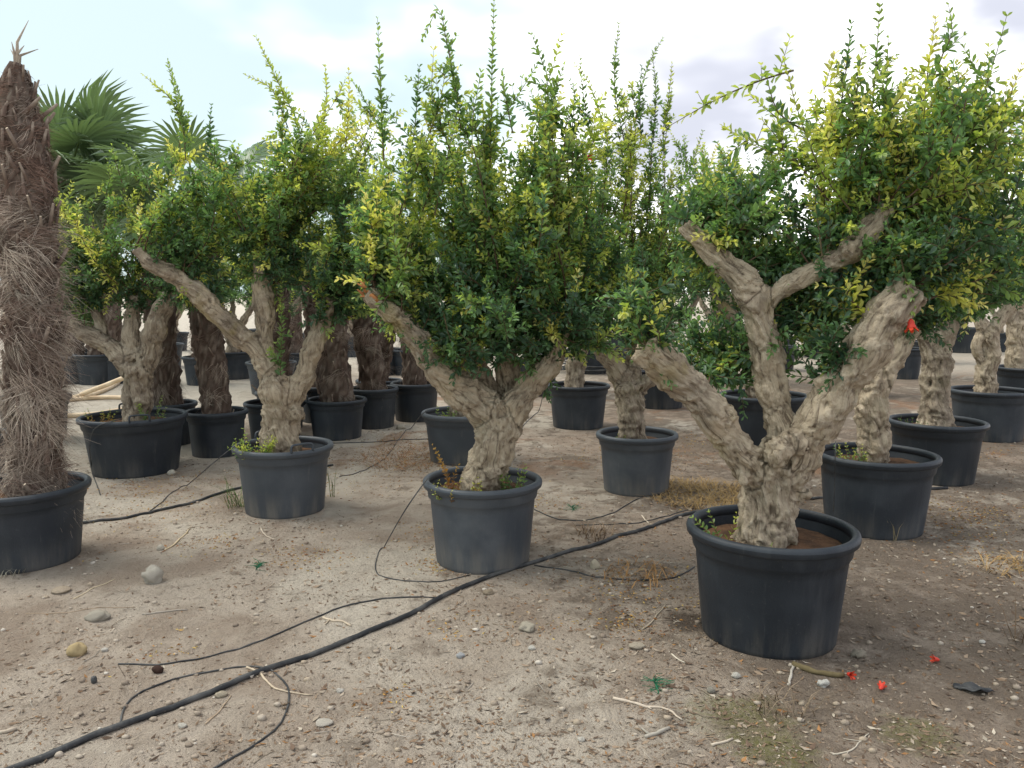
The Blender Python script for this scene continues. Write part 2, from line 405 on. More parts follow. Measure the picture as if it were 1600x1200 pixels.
# ------------------------------------------------------------------ pots
def make_pot(key, label, group='black nursery pots', handles=(), rings=64, soil_drop=.088, dent=.010):
    POT = POT_DUSTY if key in 'BCDS' else POT_BLACK
    x, y, D, h = POTS[key]; r = D / 2; rb = .375 * D * 1.04; ph = RNG.uniform(0, 6.28, 4)
    t = thing('plant_pot', label, 'plant pot', (x, y, 0), group)
    wob = lambda th: 1 + dent * np.cos(2 * th + ph[0]) + dent * .5 * np.cos(3 * th + ph[1]) + .0022 * np.cos(26 * th)
    rt = r - .022
    def rr(f): return rb + (rt - .012 - rb) * f
    mb = MB()
    prof = [(rb * .96, -.012), (rb, .004), (rr(.03), .02)] + [(rr(f), h * f) for f in (.15, .35, .55, .70, .765)] + [(rr(.775) + .009, h * .785), (rr(.80) + .012, h * .80), (rt - .003, h * .90), (rt, h * .94)]
    lathe(mb, prof, rings, wob, close_bottom=True)
    ib = [(rt - .006, h * .94), (rt - .012, h * .90), (rr(.7) - .008, h * .70)]
    lathe(mb, ib, rings, wob)
    b = obj('pot_body', mb.mesh('pot_body'), POT, t)
    mb = MB(); w2 = lambda th: 1 + dent * np.cos(2 * th + ph[0]) + dent * .5 * np.cos(3 * th + ph[1])
    rim = []
    for a in np.linspace(0, 2 * math.pi, 13): rim.append((r - .021 + .021 * math.cos(a), h - .021 + .021 * math.sin(a) + (-.010 if math.sin(a) < -.3 else 0)))
    lathe(mb, rim, rings, w2)
    obj('pot_rim', mb.mesh('pot_rim'), POT, t)
    # soil
    mb = MB(); zs = h - soil_drop; k = 9
    n = 40; th = np.arange(n) * 2 * math.pi / n; V = [[0, 0, zs + .03]]
    for q in range(1, k + 1):
        rad = (rt - .020) * q / k
        pz = zs + .03 * (1 - (q / k) ** 2) + .010 * noise3(np.stack([x * 3 + rad * np.cos(th) * 14, y * 3 + rad * np.sin(th) * 14, th * 0], 1))
        if q == k: pz = pz - .012
        V += list(np.stack([rad * np.cos(th) * w2(th), rad * np.sin(th) * w2(th), pz], 1))
    T = [(0, 1 + a, 1 + (a + 1) % n) for a in range(n)]; Q = []
    for q in range(k - 1):
        for a in range(n): Q.append((1 + q * n + a, 1 + (q + 1) * n + a, 1 + (q + 1) * n + (a + 1) % n, 1 + q * n + (a + 1) % n))
    mb.add(V, T, Q); obj('soil', mb.mesh('soil'), SOIL, t)
    for ang in handles:
        mb = MB(); ca, sa = math.cos(ang), math.sin(ang); tx, ty = -sa, ca; rr0 = r - .02
        pts = [(rr0 * ca + tx * s * .08, rr0 * sa + ty * s * .08, h - .012 + zz) for s, zz in ((-1, 0), (-1, .035), (-.9, .055), (-.5, .06), (.5, .06), (.9, .055), (1, .035), (1, 0))]
        tube(mb, catmull(pts, .02), .009, 6); obj('pot_handle', mb.mesh('pot_handle'), POT, t)
    return t

# ------------------------------------------------------------------ leaves
LT_HI = np.array([[0, 0, 0], [.30, .36, .05], [.68, .50, .06], [1, 0, -.10], [.68, -.50, .06], [.30, -.36, .05], [.52, 0, -.05]])
LT_HI_T = np.array([[6, 0, 1], [6, 1, 2], [6, 2, 3], [6, 3, 4], [6, 4, 5], [6, 5, 0]])
LT_LO = np.array([[0, 0, 0], [.55, .5, .08], [1, 0, -.08], [.55, -.5, .08]])
LT_LO_T = np.array([[0, 1, 2], [0, 2, 3]])
def leaves(mb, P, D, L, W, C, hi=True, rng=RNG):
    P = np.asarray(P); D = np.asarray(D); n = len(P)
    D = D / (np.linalg.norm(D, axis=1)[:, None] + 1e-9)
    up = np.array([0, 0, 1.0]) + rng.normal(0, .55, (n, 3)); S = np.cross(D, up); S /= np.linalg.norm(S, axis=1)[:, None] + 1e-9
    N = np.cross(S, D)
    T, TT = (LT_HI, LT_HI_T) if hi else (LT_LO, LT_LO_T); k = len(T)
    curl = rng.uniform(.4, 2.2, n)
    V = P[:, None] + (D[:, None] * T[None, :, 0:1]) * L[:, None, None] + S[:, None] * T[None, :, 1:2] * W[:, None, None] + N[:, None] * (T[None, :, 2:3] * curl[:, None, None]) * L[:, None, None]
    tri = (TT[None] + (np.arange(n) * k)[:, None, None]).reshape(-1, 3)
    mb.add(V.reshape(-1, 3), tri, None, np.repeat(C, k, axis=0))

G_DARK = np.array([.075, .150, .092]); G_MID = np.array([.135, .242, .105]); G_LIGHT = np.array([.34, .45, .130]); G_YEL = np.array([.62, .64, .170]); G_PALE = np.array([.74, .68, .30])
def shoot_leaves(acc, pts, n_side, leaf, cols, rng, ascend=.6, tip_small=.55):
    """whorled leaf pairs along a polyline; cols = (base colour, tip colour)"""
    pts = np.asarray(pts); seg = np.linalg.norm(np.diff(pts, axis=0), axis=1); s = np.concatenate([[0], np.cumsum(seg)]); Ls = s[-1]
    m = max(2, int(n_side)); u = np.linspace(.08, 1, m) * Ls
    P = np.stack([np.interp(u, s, pts[:, k]) for k in range(3)], 1)
    Tn = np.gradient(P, axis=0); Tn /= np.linalg.norm(Tn, axis=1)[:, None] + 1e-9
    a = np.cross(Tn, np.array([.31, .42, .85]) + rng.normal(0, .2, 3)); a /= np.linalg.norm(a, axis=1)[:, None] + 1e-9; b = np.cross(Tn, a)
    reps = 4
    fr = np.linspace(0, 1, m)
    for r_ in range(reps):
        ang = (np.arange(m) % 2) * (math.pi / 2) + (r_ % 2) * math.pi + (r_ // 2) * .9 + rng.normal(0, .35, m)
        dv = Tn * (ascend + .25 * fr[:, None]) + (a * np.cos(ang)[:, None] + b * np.sin(ang)[:, None]) * .8
        keep = rng.random(m) < (.96 if r_ < 2 else .55)
        sz = leaf * rng.uniform(.65, 1.15, m) * (1 - (1 - tip_small) * fr ** 2)
        c = cols[0][None] * (1 - fr[:, None] ** 1.3) + cols[1][None] * fr[:, None] ** 1.3
        c = c * rng.uniform(.72, 1.28, (m, 1))
        acc[0].append(P[keep]); acc[1].append(dv[keep]); acc[2].append(sz[keep]); acc[3].append(c[keep])
def flush(mb, acc, hi=True, rng=RNG):
    P, D, L, C = (np.concatenate(a) for a in acc)
    leaves(mb, P, D, L, L * rng.uniform(.34, .46, len(L)), C, hi, rng)
    return len(P)

# ------------------------------------------------------------------ trees
def build_trunk(limbs, burls, base, vox, amp=1.0, seed=0):
    """limbs: list of (n,4) arrays x,y,z,r -> one continuous gnarled mesh"""
    mb = MB(); S = []; off = 0.0
    for li, L in enumerate(limbs):
        c = catmull(L, .03); c[:, 3] = np.maximum(c[:, 3], .006)
        wig = .22 * c[:, 3:4] * np.stack([noise3(np.stack([np.arange(len(c)) * .16, c[:, 0] * 0 + li * 3.7 + seed, c[:, 0] * 0 + q * 9.1], 1)) for q in range(3)], 1)
        wig[0] *= 0; c[:, :3] += wig
        c[:, 3] *= 1 + .10 * noise3(np.stack([np.arange(len(c)) * .3, c[:, 0] * 0 + li + 31 + seed, c[:, 0] * 0], 1))
        tube(mb, c[:, :3], c[:, 3], 12)
        t, fn, fb_ = frames(c[:, :3])
        s = np.concatenate([[0], np.cumsum(np.linalg.norm(np.diff(c[:, :3], axis=0), axis=1))]) + off
        S.append(np.column_stack([c, t, s, fn, fb_, np.full(len(c), float(li))])); off = s[-1] * 0 + off
    for (bx, by, bz, br) in burls:
        th = np.linspace(0, math.pi, 7); lathe_m = MB(); lathe(lathe_m, np.stack([br * np.sin(th) + 1e-4, -br * np.cos(th)], 1), 10)
        mb.add(lathe_m.V[0] + np.array([bx, by, bz]), None, lathe_m.Q[0])
    S = np.concatenate(S)
    me = mb.mesh('tmp'); o = bpy.data.objects.new('tmp', me); COL.objects.link(o)
    md = o.modifiers.new('r', 'REMESH'); md.mode = 'VOXEL'; md.voxel_size = vox
    sm = o.modifiers.new('s', 'SMOOTH'); sm.iterations = 2; sm.factor = .5
    dg = bpy.context.evaluated_depsgraph_get(); dg.update()
    m2 = bpy.data.meshes.new_from_object(o.evaluated_get(dg))
    bpy.data.objects.remove(o); bpy.data.meshes.remove(me)
    n = len(m2.vertices); V = np.empty(n * 3, np.float32); m2.vertices.foreach_get('co', V); V = V.reshape(-1, 3).astype(float)
    N = np.empty(n * 3, np.float32); m2.vertices.foreach_get('normal', N); N = N.reshape(-1, 3).astype(float)
    idx = np.empty(n, int)
    for a in range(0, n, 4000):
        d = np.linalg.norm(V[a:a + 4000, None] - S[None, :, :3], axis=2) / (S[None, :, 3] + .01); idx[a:a + 4000] = d.argmin(1)
    K = S[idx]; d = V - K[:, :3]; d = d - K[:, 4:7] * (d * K[:, 4:7]).sum(1)[:, None]
    # twisted lengthwise ridges plus shallow lumps
    al = (V - K[:, :3]); ds = (al * K[:, 4:7]).sum(1); ss = K[:, 7] + ds
    ca = (d * K[:, 8:11]).sum(1); cb = (d * K[:, 11:14]).sum(1); tw = ss * 1.6; x1 = ca * np.cos(tw) - cb * np.sin(tw); x2 = ca * np.sin(tw) + cb * np.cos(tw)
    q = np.stack([x1, x2, ss * .22 + K[:, 14] * 3.1 + seed], 1); wv = .02 * np.stack([noise3(V * 9 + k * 13) for k in range(3)], 1); q = q + wv
    rg = noise3(q * 17.0); rg2 = noise3(q * np.array([40, 40, 95]) + 7); rg3 = noise3(q * np.array([78, 78, 210]) + 31)
    lump = noise3(V * 4.6 + seed); lump2 = noise3(V * 11.5 + seed * 3); pit = np.clip(noise3(V * np.array([17, 17, 11]) + 80 + seed) - .48, 0, 1); knot = np.clip(noise3(V * 9 + 40 + seed) - .42, 0, 1)
    sc = np.clip(K[:, 3] / .10, .5, 1.15)[:, None] * amp
    crease = np.clip(.20 - np.abs(rg), 0, .20) / .20 * np.clip(noise3(V * 6 + 55) * 1.6 + .55, 0, 1)
    flake = np.floor((rg2 * .5 + .5) * 4 + .6 * rg3) / 4 - .5
    disp = (-crease ** 1.3 * .012 + .016 * rg2 + .011 * flake + .007 * rg3 + .030 * lump + .020 * lump2 + .055 * knot - .06 * pit)
    V = V + N * disp[:, None] * sc
    m2.vertices.foreach_set('co', (V - np.asarray(base)).astype(np.float32).ravel())
    m2.polygons.foreach_set('use_smooth', np.ones(len(m2.polygons), bool)); m2.update()
    fis = np.clip(.62 - crease * .30 + .30 * rg2 + .30 * rg3 - pit * 1.4, 0, 1)
    set_val(m2, fis, 'ridge')
    ga = m2.attributes.new('grain', 'FLOAT_VECTOR', 'POINT'); ga.data.foreach_set('vector', q.astype(np.float32).ravel())
    return m2

def bez(a, c, b, n):
    u = np.linspace(0, 1, n)[:, None]; return (1 - u) ** 2 * a + 2 * u * (1 - u) * c + u * u * b
def build_crown(anchors, ells, n_leaves, rng, base, shoots=(), leaf=.044, hi=True, yellow=.28, top_shoots=14, zlo=None):
    leafmb, twmb = MB(), MB(); acc = ([], [], [], [])
    ells = [np.asarray(e, float) for e in ells]; wts = np.array([(e[3] * e[4] * e[5]) ** .42 for e in ells]); wts /= wts.sum()
    zt = max(e[2] + e[5] for e in ells); zb = min(e[2] - e[5] for e in ells)
    anchors = np.asarray(anchors); count = 0; guard = 0
    brown = np.array([.13, .085, .055]); grn = np.array([.14, .13, .06])
    def pick(zf, out):
        p = rng.random(); y = yellow * (.12 + 1.9 * max(0, zf) ** 1.7) * (.5 + .7 * out)
        if p < y * .55: return (G_LIGHT, G_YEL) if rng.random() < .6 else (G_YEL, G_PALE)
        if p < y * 1.5: return (G_MID, G_YEL) if rng.random() < .55 else (G_MID, G_LIGHT)
        if p < y * 1.5 + .22 + .3 * zf: return (G_MID, G_MID * 1.35)
        return (G_DARK, G_DARK * .6 + G_MID * .4)
    cn = lambda: sum(len(a) for a in acc[0])
    total = 0
    while total < n_leaves and guard < 2500:
        guard += 1
        e = ells[rng.choice(len(ells), p=wts)]
        d = rng.normal(0, 1, 3); d /= np.linalg.norm(d); rad = rng.random() ** (1 / 2.4)
        tgt = e[:3] + d * e[3:6] * rad
        ad = np.linalg.norm(anchors - tgt, axis=1) + rng.random(len(anchors)) * .35; a = anchors[ad.argmin()]
        L = np.linalg.norm(tgt - a)
        ctl = (a + tgt) / 2 + np.array([0, 0, -.02 + .10 * L]) + rng.normal(0, .10 * L, 3)
        nb = max(5, int(L / .07)); br = bez(a, ctl, tgt, nb)
        ext = br[-1] - br[-2]; ext = ext / (np.linalg.norm(ext) + 1e-9) * .5 + np.array([0, 0, .6]) + rng.normal(0, .25, 3)
        el = rng.uniform(.05, .16); br = np.vstack([br, br[-1] + ext * el * .5, br[-1] + ext * el + np.array([0, 0, .02])])
        tube(twmb, br, np.linspace(.0042 + .0030 * L, .0014, len(br)), 4, cap=False, C=brown * rng.uniform(.7, 1.3))
        zf = (tgt[2] - zb) / (zt - zb); cl = pick(zf, rad); bcl = cl
        before = len(acc[0])
        shoot_leaves(acc, br[max(0, int(len(br) * .18)):], 8 + L * 12, leaf, cl, rng)
        nt = int(5 + 18 * min(L, .9))
        for k in range(nt):
            u = rng.uniform(.06, 1.0); f = u * (len(br) - 1); i0 = min(int(f), len(br) - 2); p = br[i0] + (br[i0 + 1] - br[i0]) * (f - i0)
            tg = br[i0 + 1] - br[i0]; tg /= np.linalg.norm(tg) + 1e-9
            dv = tg * .35 + rng.normal(0, .62, 3) + np.array([0, 0, .22]); dv /= np.linalg.norm(dv)
            l = rng.uniform(.07, .21); sag = np.array([0, 0, rng.uniform(-.25, .45)]) * l
            tw = np.array([p, p + dv * l * .5 + sag * .3, p + dv * l + sag])
            if rng.random() < .35: cl = pick(zf, rad)
            else: cl = bcl
            tube(twmb, tw, np.array([.0028, .0020, .0010]), 3, cap=False, C=brown * .5 + grn * .5)
            shoot_leaves(acc, tw, max(3, l / .024), leaf, cl, rng)
        total += sum(len(x) for x in acc[0][before:])
    # upright new shoots above the crown
    sh = [np.asarray(s) for s in shoots]; cols = []
    for s in sh: cols.append(None)
    for k in range(top_shoots):
        e = ells[rng.choice(len(ells), p=wts)]; a_ = rng.uniform(0, 6.28); q = rng.random() ** .5 * .85
        p0 = e[:3] + np.array([math.cos(a_) * q * e[3], math.sin(a_) * q * e[4], math.sqrt(1 - q * q) * e[5] * .75])
        if p0[2] < zb + .55 * (zt - zb): continue
        l = rng.uniform(.22, .52); dv = np.array([math.cos(a_) * q * .35, math.sin(a_) * q * .35, 1.0]) + rng.normal(0, .16, 3); dv /= np.linalg.norm(dv)
        bend = rng.normal(0, .10, 3) * l
        sh.append(np.array([p0 - dv * .12, p0, p0 + dv * l * .5 + bend * .3, p0 + dv * l + bend])); cols.append(None)
    for s in sh:
        s = catmull(s, .06); l = np.linalg.norm(np.diff(s, axis=0), axis=1).sum()
        r_ = rng.random()
        cl = (G_MID, G_LIGHT) if r_ < .40 else (G_LIGHT, G_YEL) if r_ < .72 else (G_YEL, G_PALE) if r_ < .84 else (G_DARK, G_MID)
        tube(twmb, s, np.linspace(.0045, .0012, len(s)), 4, cap=False, C=brown * .6 + grn * .4)
        shoot_leaves(acc, s, l / .032, leaf * 1.05, cl, rng, .75, .45)
        for k in range(int(l / .11)):
            u = rng.uniform(.1, .75); f = u * (len(s) - 1); i0 = min(int(f), len(s) - 2); p = s[i0]
            dv = np.array([0, 0, .8]) + rng.normal(0, .55, 3); dv /= np.linalg.norm(dv); ll = rng.uniform(.06, .16) * (1.2 - u)
            tw = np.array([p, p + dv * ll * .5, p + dv * ll]); tube(twmb, tw, np.array([.002, .0016, .001]), 3, cap=False, C=grn)
            shoot_leaves(acc, tw, max(2, ll / .026), leaf * .9, cl, rng)
    n = flush(leafmb, acc, hi, rng)
    return leafmb.mesh('crown', False, base), twmb.mesh('twigs', True, base), n

def px_limb(L, Y0):
    out = []
    for (px, py, dy, rp) in L:
        p = point_at(px, py, Y0 + dy); depth = p[1] * _cp - (p[2] - CAM_H) * _sp
        out.append((*p, rp * .94 * depth / F_PX))
    return np.array(out)
def px_ell(e, Y0):
    px, py, dy, rx, ry, rd = e; p = point_at(px, py, Y0 + dy); k = (Y0 + dy) / F_PX
    return (*p, rx * k, rd, ry * k)
def flower_mesh():
    mb = MB(); red = (.75, .07, .025)
    lathe(mb, [(.003, 0), (.009, .006), (.014, .016), (.014, .024), (.018, .034), (.021, .042)], 12, C=(.62, .05, .03))
    for k in range(6):
        a = k * math.pi / 3; c, s = math.cos(a), math.sin(a)
        V = [(.010 * c - .004 * s, .010 * s + .004 * c, .034), (.010 * c + .004 * s, .010 * s - .004 * c, .034), (.026 * c + .009 * s, .026 * s - .009 * c, .050), (.032 * c, .032 * s, .058), (.026 * c - .009 * s, .026 * s + .009 * c, .050)]
        mb.add(V, [(0, 1, 2), (0, 2, 4), (2, 3, 4)], None, red)
    return mb.mesh('flower')
FLOWER_ME = flower_mesh()

def make_tree(key, label, limbs, burls, ells, n_leaves, shoots=(), vox=.012, bark=None, leaf=.044, hi=True, yellow=.28, top=14, seed=0, flowers=(), cuts=()):
    x, y, D, h = POTS[key]; base = np.array([x, y, h - .06])
    L3 = [px_limb(l, y) for l in limbs]
    L3[0][0, 2] = min(L3[0][0, 2], h - .10); 
    L3[0] = np.vstack([[*(L3[0][0, :2]), L3[0][0, 2] - .05, L3[0][0, 3] * 1.12], L3[0]])
    B3 = [tuple(px_limb([b], y)[0]) for b in burls]
    t = thing('pomegranate_tree', label, 'tree', tuple(base), 'potted pomegranate trees')
    obj('trunk', build_trunk(L3, B3, base, vox, 1.0, seed + .37), bark or BARK, t)
    anchors = np.concatenate([catmull(l[:, :], .06)[int(len(catmull(l, .06)) * .45):, :3] for l in L3[1:]])
    rng = np.random.default_rng(100 + seed)
    E3 = [px_ell(e, y) for e in ells]
    S3 = [np.array([point_at(px, py, y + dy) for (px, py, dy) in s]) for s in shoots]
    cm, tm, n = build_crown(anchors, E3, n_leaves, rng, base, S3, leaf, hi, yellow, top)
    obj('crown', cm, LEAF, t); obj('twigs', tm, TWIG, t)
    for (px, py, dy, rx, rz) in flowers:
        f = obj('flower', FLOWER_ME, FLOWER, t, tuple(point_at(px, py, y + dy) - base)); f.rotation_euler = (rx, 0, rz); f['label'] = 'open orange red flower'
    return t

# --- pots with trees --------------------------------------------------------
make_pot('A', 'large slate black pot with the thickest four limbed tree, next to the mossy broken branch', handles=(), rings=96)
make_pot('B', 'dusty blue grey pot touching the main irrigation pipe, yellow weeds on its soil', rings=80)
make_pot('C', 'dusty grey pot with a loop handle on its rim and a bright weed clump', handles=(R(-52), R(128)), rings=72)
make_pot('D', 'grey scuffed pot holding a short trunk with three pruned stubs, straw beside it', rings=64)
make_pot('E', 'black pot holding a single leaning trunk, in front of the heap of black hose')
make_pot('F', 'black pot with small yellow green weeds and red brown soil, behind the large slate pot', rings=72)
make_pot('G', 'black pot with mossy soil around a trunk that flares at its foot')
make_pot('H', 'black pot under the trunk with a round hollow')
make_pot('I', 'black pot behind the hollow trunk, holding a pale broad trunk')
make_pot('J', 'wide low black pot with handles beside the pale gravel track', handles=(R(-59), R(121)), rings=72, dent=.02)
make_pot('S', 'grey black pot half hidden behind the dusty blue grey pot and its trunk')
make_pot('V', 'wide black pot seen between the limbs of the thickest tree')

make_tree('A', 'thick pale pomegranate tree with four forking limbs, growing in the large slate black pot',
 [[(1197, 852, 0, 52), (1200, 805, 0, 46), (1206, 765, 0, 48), (1213, 728, 0, 50)],
  [(1206, 768, 0, 38), (1172, 728, -.02, 33), (1142, 685, -.05, 28), (1098, 628, -.08, 29), (1052, 582, -.1, 31), (1010, 540, -.12, 29)],
  [(1212, 735, 0, 34), (1226, 692, .02, 27), (1213, 640, .05, 24), (1203, 580, .05, 25), (1196, 520, .05, 27), (1186, 468, .05, 28)],
  [(1188, 474, .05, 25), (1152, 432, .05, 23), (1112, 396, .08, 19), (1070, 350, .1, 14)],
  [(1194, 478, .05, 18), (1226, 450, 0, 17), (1272, 424, -.05, 18), (1322, 396, -.08, 20), (1356, 360, -.1, 21), (1388, 325, -.12, 18)],
  [(1225, 745, -.02, 34), (1262, 690, -.05, 31), (1297, 630, -.1, 33), (1337, 570, -.15, 35), (1372, 510, -.18, 35), (1425, 450, -.22, 29)]],
 [(1238, 690, -.10, 20), (1252, 772, -.05, 13), (1216, 708, -.12, 22), (1160, 745, -.08, 12), (1330, 385, -.12, 22)],
 [(1400, 255, .1, 150, 105, .5), (1220, 330, .15, 120, 100, .45), (1330, 400, .1, 90, 70, .35), (1490, 370, .05, 110, 110, .4), (1275, 535, .0, 55, 60, .18),
  (1480, 240, .1, 90, 90, .4), (1125, 355, .25, 70, 65, .3), (1110, 560, .3, 40, 45, .12), (1320, 195, .1, 60, 60, .3), (1300, 470, .05, 75, 60, .3), (1460, 440, .1, 90, 55, .35), (1180, 385, .2, 80, 45, .25), (1290, 555, -.05, 45, 45, .15), (1110, 570, .3, 50, 40, .12), (1005, 512, -.12, 45, 30, .14), (1430, 425, -.2, 60, 40, .2), (1070, 340, .1, 50, 40, .2), (1290, 500, .0, 70, 70, .2), (1270, 430, .1, 80, 50, .25), (1400, 420, .1, 60, 50, .25)],
 44000, shoots=[[(1330, 330, -.1), (1285, 270, -.1), (1252, 190, -.1), (1225, 95, -.1)], [(1240, 110, -.1), (1190, 125, -.1), (1120, 155, -.1), (1040, 200, -.1)],
  [(1360, 200, .05), (1368, 110, .05), (1375, 0, .05)], [(1455, 130, 0), (1475, 80, 0), (1488, 50, 0), (1482, 8, 0)], [(1440, 180, .1), (1450, 110, .1), (1462, 30, .1)],
  [(1310, 190, 0), (1322, 110, 0), (1330, 38, 0)], [(1410, 210, 0), (1470, 150, 0), (1525, 100, 0)], [(1505, 260, 0), (1525, 180, 0), (1535, 130, 0)],
  [(1285, 400, -.15), (1277, 340, -.15), (1272, 280, -.15)], [(1250, 200, -.1), (1215, 175, -.1), (1195, 110, -.1)], [(1408, 405, -.25), (1416, 440, -.28), (1421, 470, -.28), (1423, 498, -.28)], [(1012, 548, -.16), (1000, 515, -.2), (985, 480, -.2)], [(1005, 540, -.16), (985, 520, -.2), (960, 512, -.2)], [(1015, 535, -.14), (1018, 500, -.15), (1025, 465, -.15)], [(1022, 545, -.16), (1040, 515, -.18), (1052, 490, -.18)], [(1002, 545, -.18), (980, 545, -.22), (962, 540, -.22)], [(1030, 550, -.16), (1030, 520, -.22), (1010, 500, -.24)], [(1385, 180, 0), (1386, 120, 0), (1388, 60, 0)], [(1560, 250, 0), (1575, 170, 0), (1585, 125, 0)]],
 vox=.0080, leaf=.052, yellow=.36, seed=1, top=6, flowers=[(1423, 498, -.28, R(165), 0)])
make_tree('B', 'leaning pale trunked pomegranate with a broken orange limb end, above the dusty blue grey pot',
 [[(752, 752, 0, 38), (765, 715, 0, 34), (778, 672, 0, 36), (785, 645, 0, 40)],
  [(776, 652, 0, 33), (735, 620, -.02, 29), (690, 580, -.05, 26), (650, 530, -.1, 24), (610, 490, -.12, 18), (573, 458, -.15, 12)],
  [(690, 575, -.02, 18), (665, 530, .05, 17), (650, 490, .08, 12)],
  [(770, 652, .08, 26), (745, 590, .15, 23), (735, 540, .2, 21), (728, 470, .2, 15)],
  [(795, 652, 0, 28), (815, 620, -.03, 23), (840, 590, -.05, 20), (866, 556, -.08, 17), (885, 490, -.1, 12)],
  [(800, 640, .1, 20), (795, 580, .15, 20), (790, 500, .05, 17), (785, 470, -.1, 12)]],
 [(768, 735, -.1, 12), (790, 505, 0, 16)],
 [(780, 340, 0, 170, 150, .6), (700, 270, .1, 120, 110, .5), (890, 400, 0, 120, 120, .5), (650, 370, 0, 95, 95, .45), (770, 480, -.05, 120, 70, .45), (840, 240, .1, 100, 90, .45), (690, 500, .15, 70, 70, .3), (880, 500, .0, 90, 50, .3), (720, 520, -.18, 75, 45, .15), (820, 540, -.05, 75, 45, .25), (610, 400, .05, 55, 70, .3), (880, 545, 0, 60, 30, .2), (640, 450, .1, 70, 50, .3), (770, 500, -.1, 120, 55, .4), (690, 520, .1, 60, 55, .3), (890, 520, .0, 90, 45, .35), (810, 560, .05, 70, 40, .3), (750, 545, -.2, 60, 40, .15), (950, 440, .1, 70, 70, .35)],
 46000, shoots=[[(765, 280, 0), (768, 180, 0), (769, 90, 0), (772, 2, 0)], [(720, 200, -.05), (708, 120, -.05), (695, 50, -.05), (685, 15, -.05), (660, 60, -.05)], [(735, 230, 0), (712, 140, 0), (700, 60, 0)],
  [(600, 250, .1), (595, 150, .1), (590, 30, .1)], [(850, 260, 0), (853, 190, 0), (852, 138, 0)], [(890, 250, 0), (895, 190, 0), (898, 135, 0)], [(640, 260, .1), (650, 180, .1), (655, 105, .1)],
  [(640, 380, -.2), (620, 420, -.25), (580, 410, -.25)], [(740, 240, 0), (795, 170, 0), (840, 100, .05)], [(690, 470, -.3), (700, 520, -.32), (715, 560, -.32)]],
 vox=.0100, leaf=.056, yellow=.42, seed=2, top=12)
_t = [o for o in bpy.data.objects if o.name.startswith('pomegranate_tree') and o['label'].startswith('leaning pale')][0]
_mb = MB(); _rg = np.random.default_rng(4); _a = point_at(586, 470, 4.60); _b = point_at(568, 452, 4.58)
for k in range(9):
    j1, j2 = _rg.normal(0, .016, 3), _rg.normal(0, .022, 3); tube(_mb, [_a + j1, (_a + _b) / 2 + j1 * .9, _b + j2 + (_b - _a) * _rg.uniform(-.4, .5)], np.array([.016, .013, .004]), 5, C=np.array([.50, .22, .09]) * _rg.uniform(.7, 1.3))
o = obj('broken_wood', _mb.mesh('broken_wood', True, np.array(_t.location)), TWIG, _t); o['label'] = 'splintered orange wood at the broken limb end'; o['kind'] = 'stuff'
make_tree('C', 'slender pomegranate with one long bare limb, growing in the pot with a loop handle',
 [[(440, 704, 0, 33), (437, 660, 0, 30), (432, 625, 0, 32), (430, 592, 0, 28)],
  [(425, 592, 0, 22), (400, 548, -.03, 17), (360, 512, -.08, 16), (320, 470, -.12, 17), (275, 432, -.15, 15), (240, 415, -.18, 13), (211, 387, -.2, 10)],
  [(425, 602, 0, 20), (416, 550, 0, 15), (412, 500, 0, 14), (410, 450, 0, 15), (410, 395, 0, 12)],
  [(446, 642, 0, 21), (462, 610, 0, 19), (480, 570, 0, 17), (496, 520, .02, 16), (518, 465, .05, 12)]],
 [(464, 648, -.06, 15), (412, 660, -.05, 10)],
 [(430, 300, 0, 130, 100, .55), (520, 370, 0, 95, 95, .5), (345, 330, 0, 90, 75, .45), (550, 250, .1, 90, 100, .5), (300, 300, 0, 75, 60, .4), (470, 250, .1, 90, 80, .45), (400, 400, .05, 100, 50, .35), (530, 470, 0, 40, 45, .2), (285, 400, -.1, 60, 40, .2), (340, 420, .05, 80, 45, .3), (480, 430, .05, 70, 50, .35), (560, 400, 0, 60, 60, .35), (510, 490, 0, 35, 40, .2), (540, 460, .1, 50, 50, .3), (430, 440, .15, 60, 40, .25), (320, 450, .15, 70, 40, .25)],
 29000, shoots=[[(290, 250, 0), (285, 190, 0), (262, 100, 0)], [(290, 225, 0), (270, 160, 0), (225, 118, 0)], [(470, 200, 0), (440, 140, 0), (400, 58, 0)], [(450, 200, 0), (425, 140, 0), (385, 118, 0)], [(500, 220, 0), (510, 160, 0), (508, 105, 0)],
  [(540, 230, 0), (545, 160, 0), (545, 110, 0)], [(438, 600, -.1), (440, 500, -.1), (440, 430, -.1)], [(250, 400, -.2), (270, 370, -.2), (295, 345, -.2)], [(195, 300, 0), (180, 250, 0), (175, 228, 0)], [(330, 260, 0), (328, 210, 0), (330, 165, 0)]],
 vox=.0115, leaf=.057, yellow=.42, seed=3, top=5)
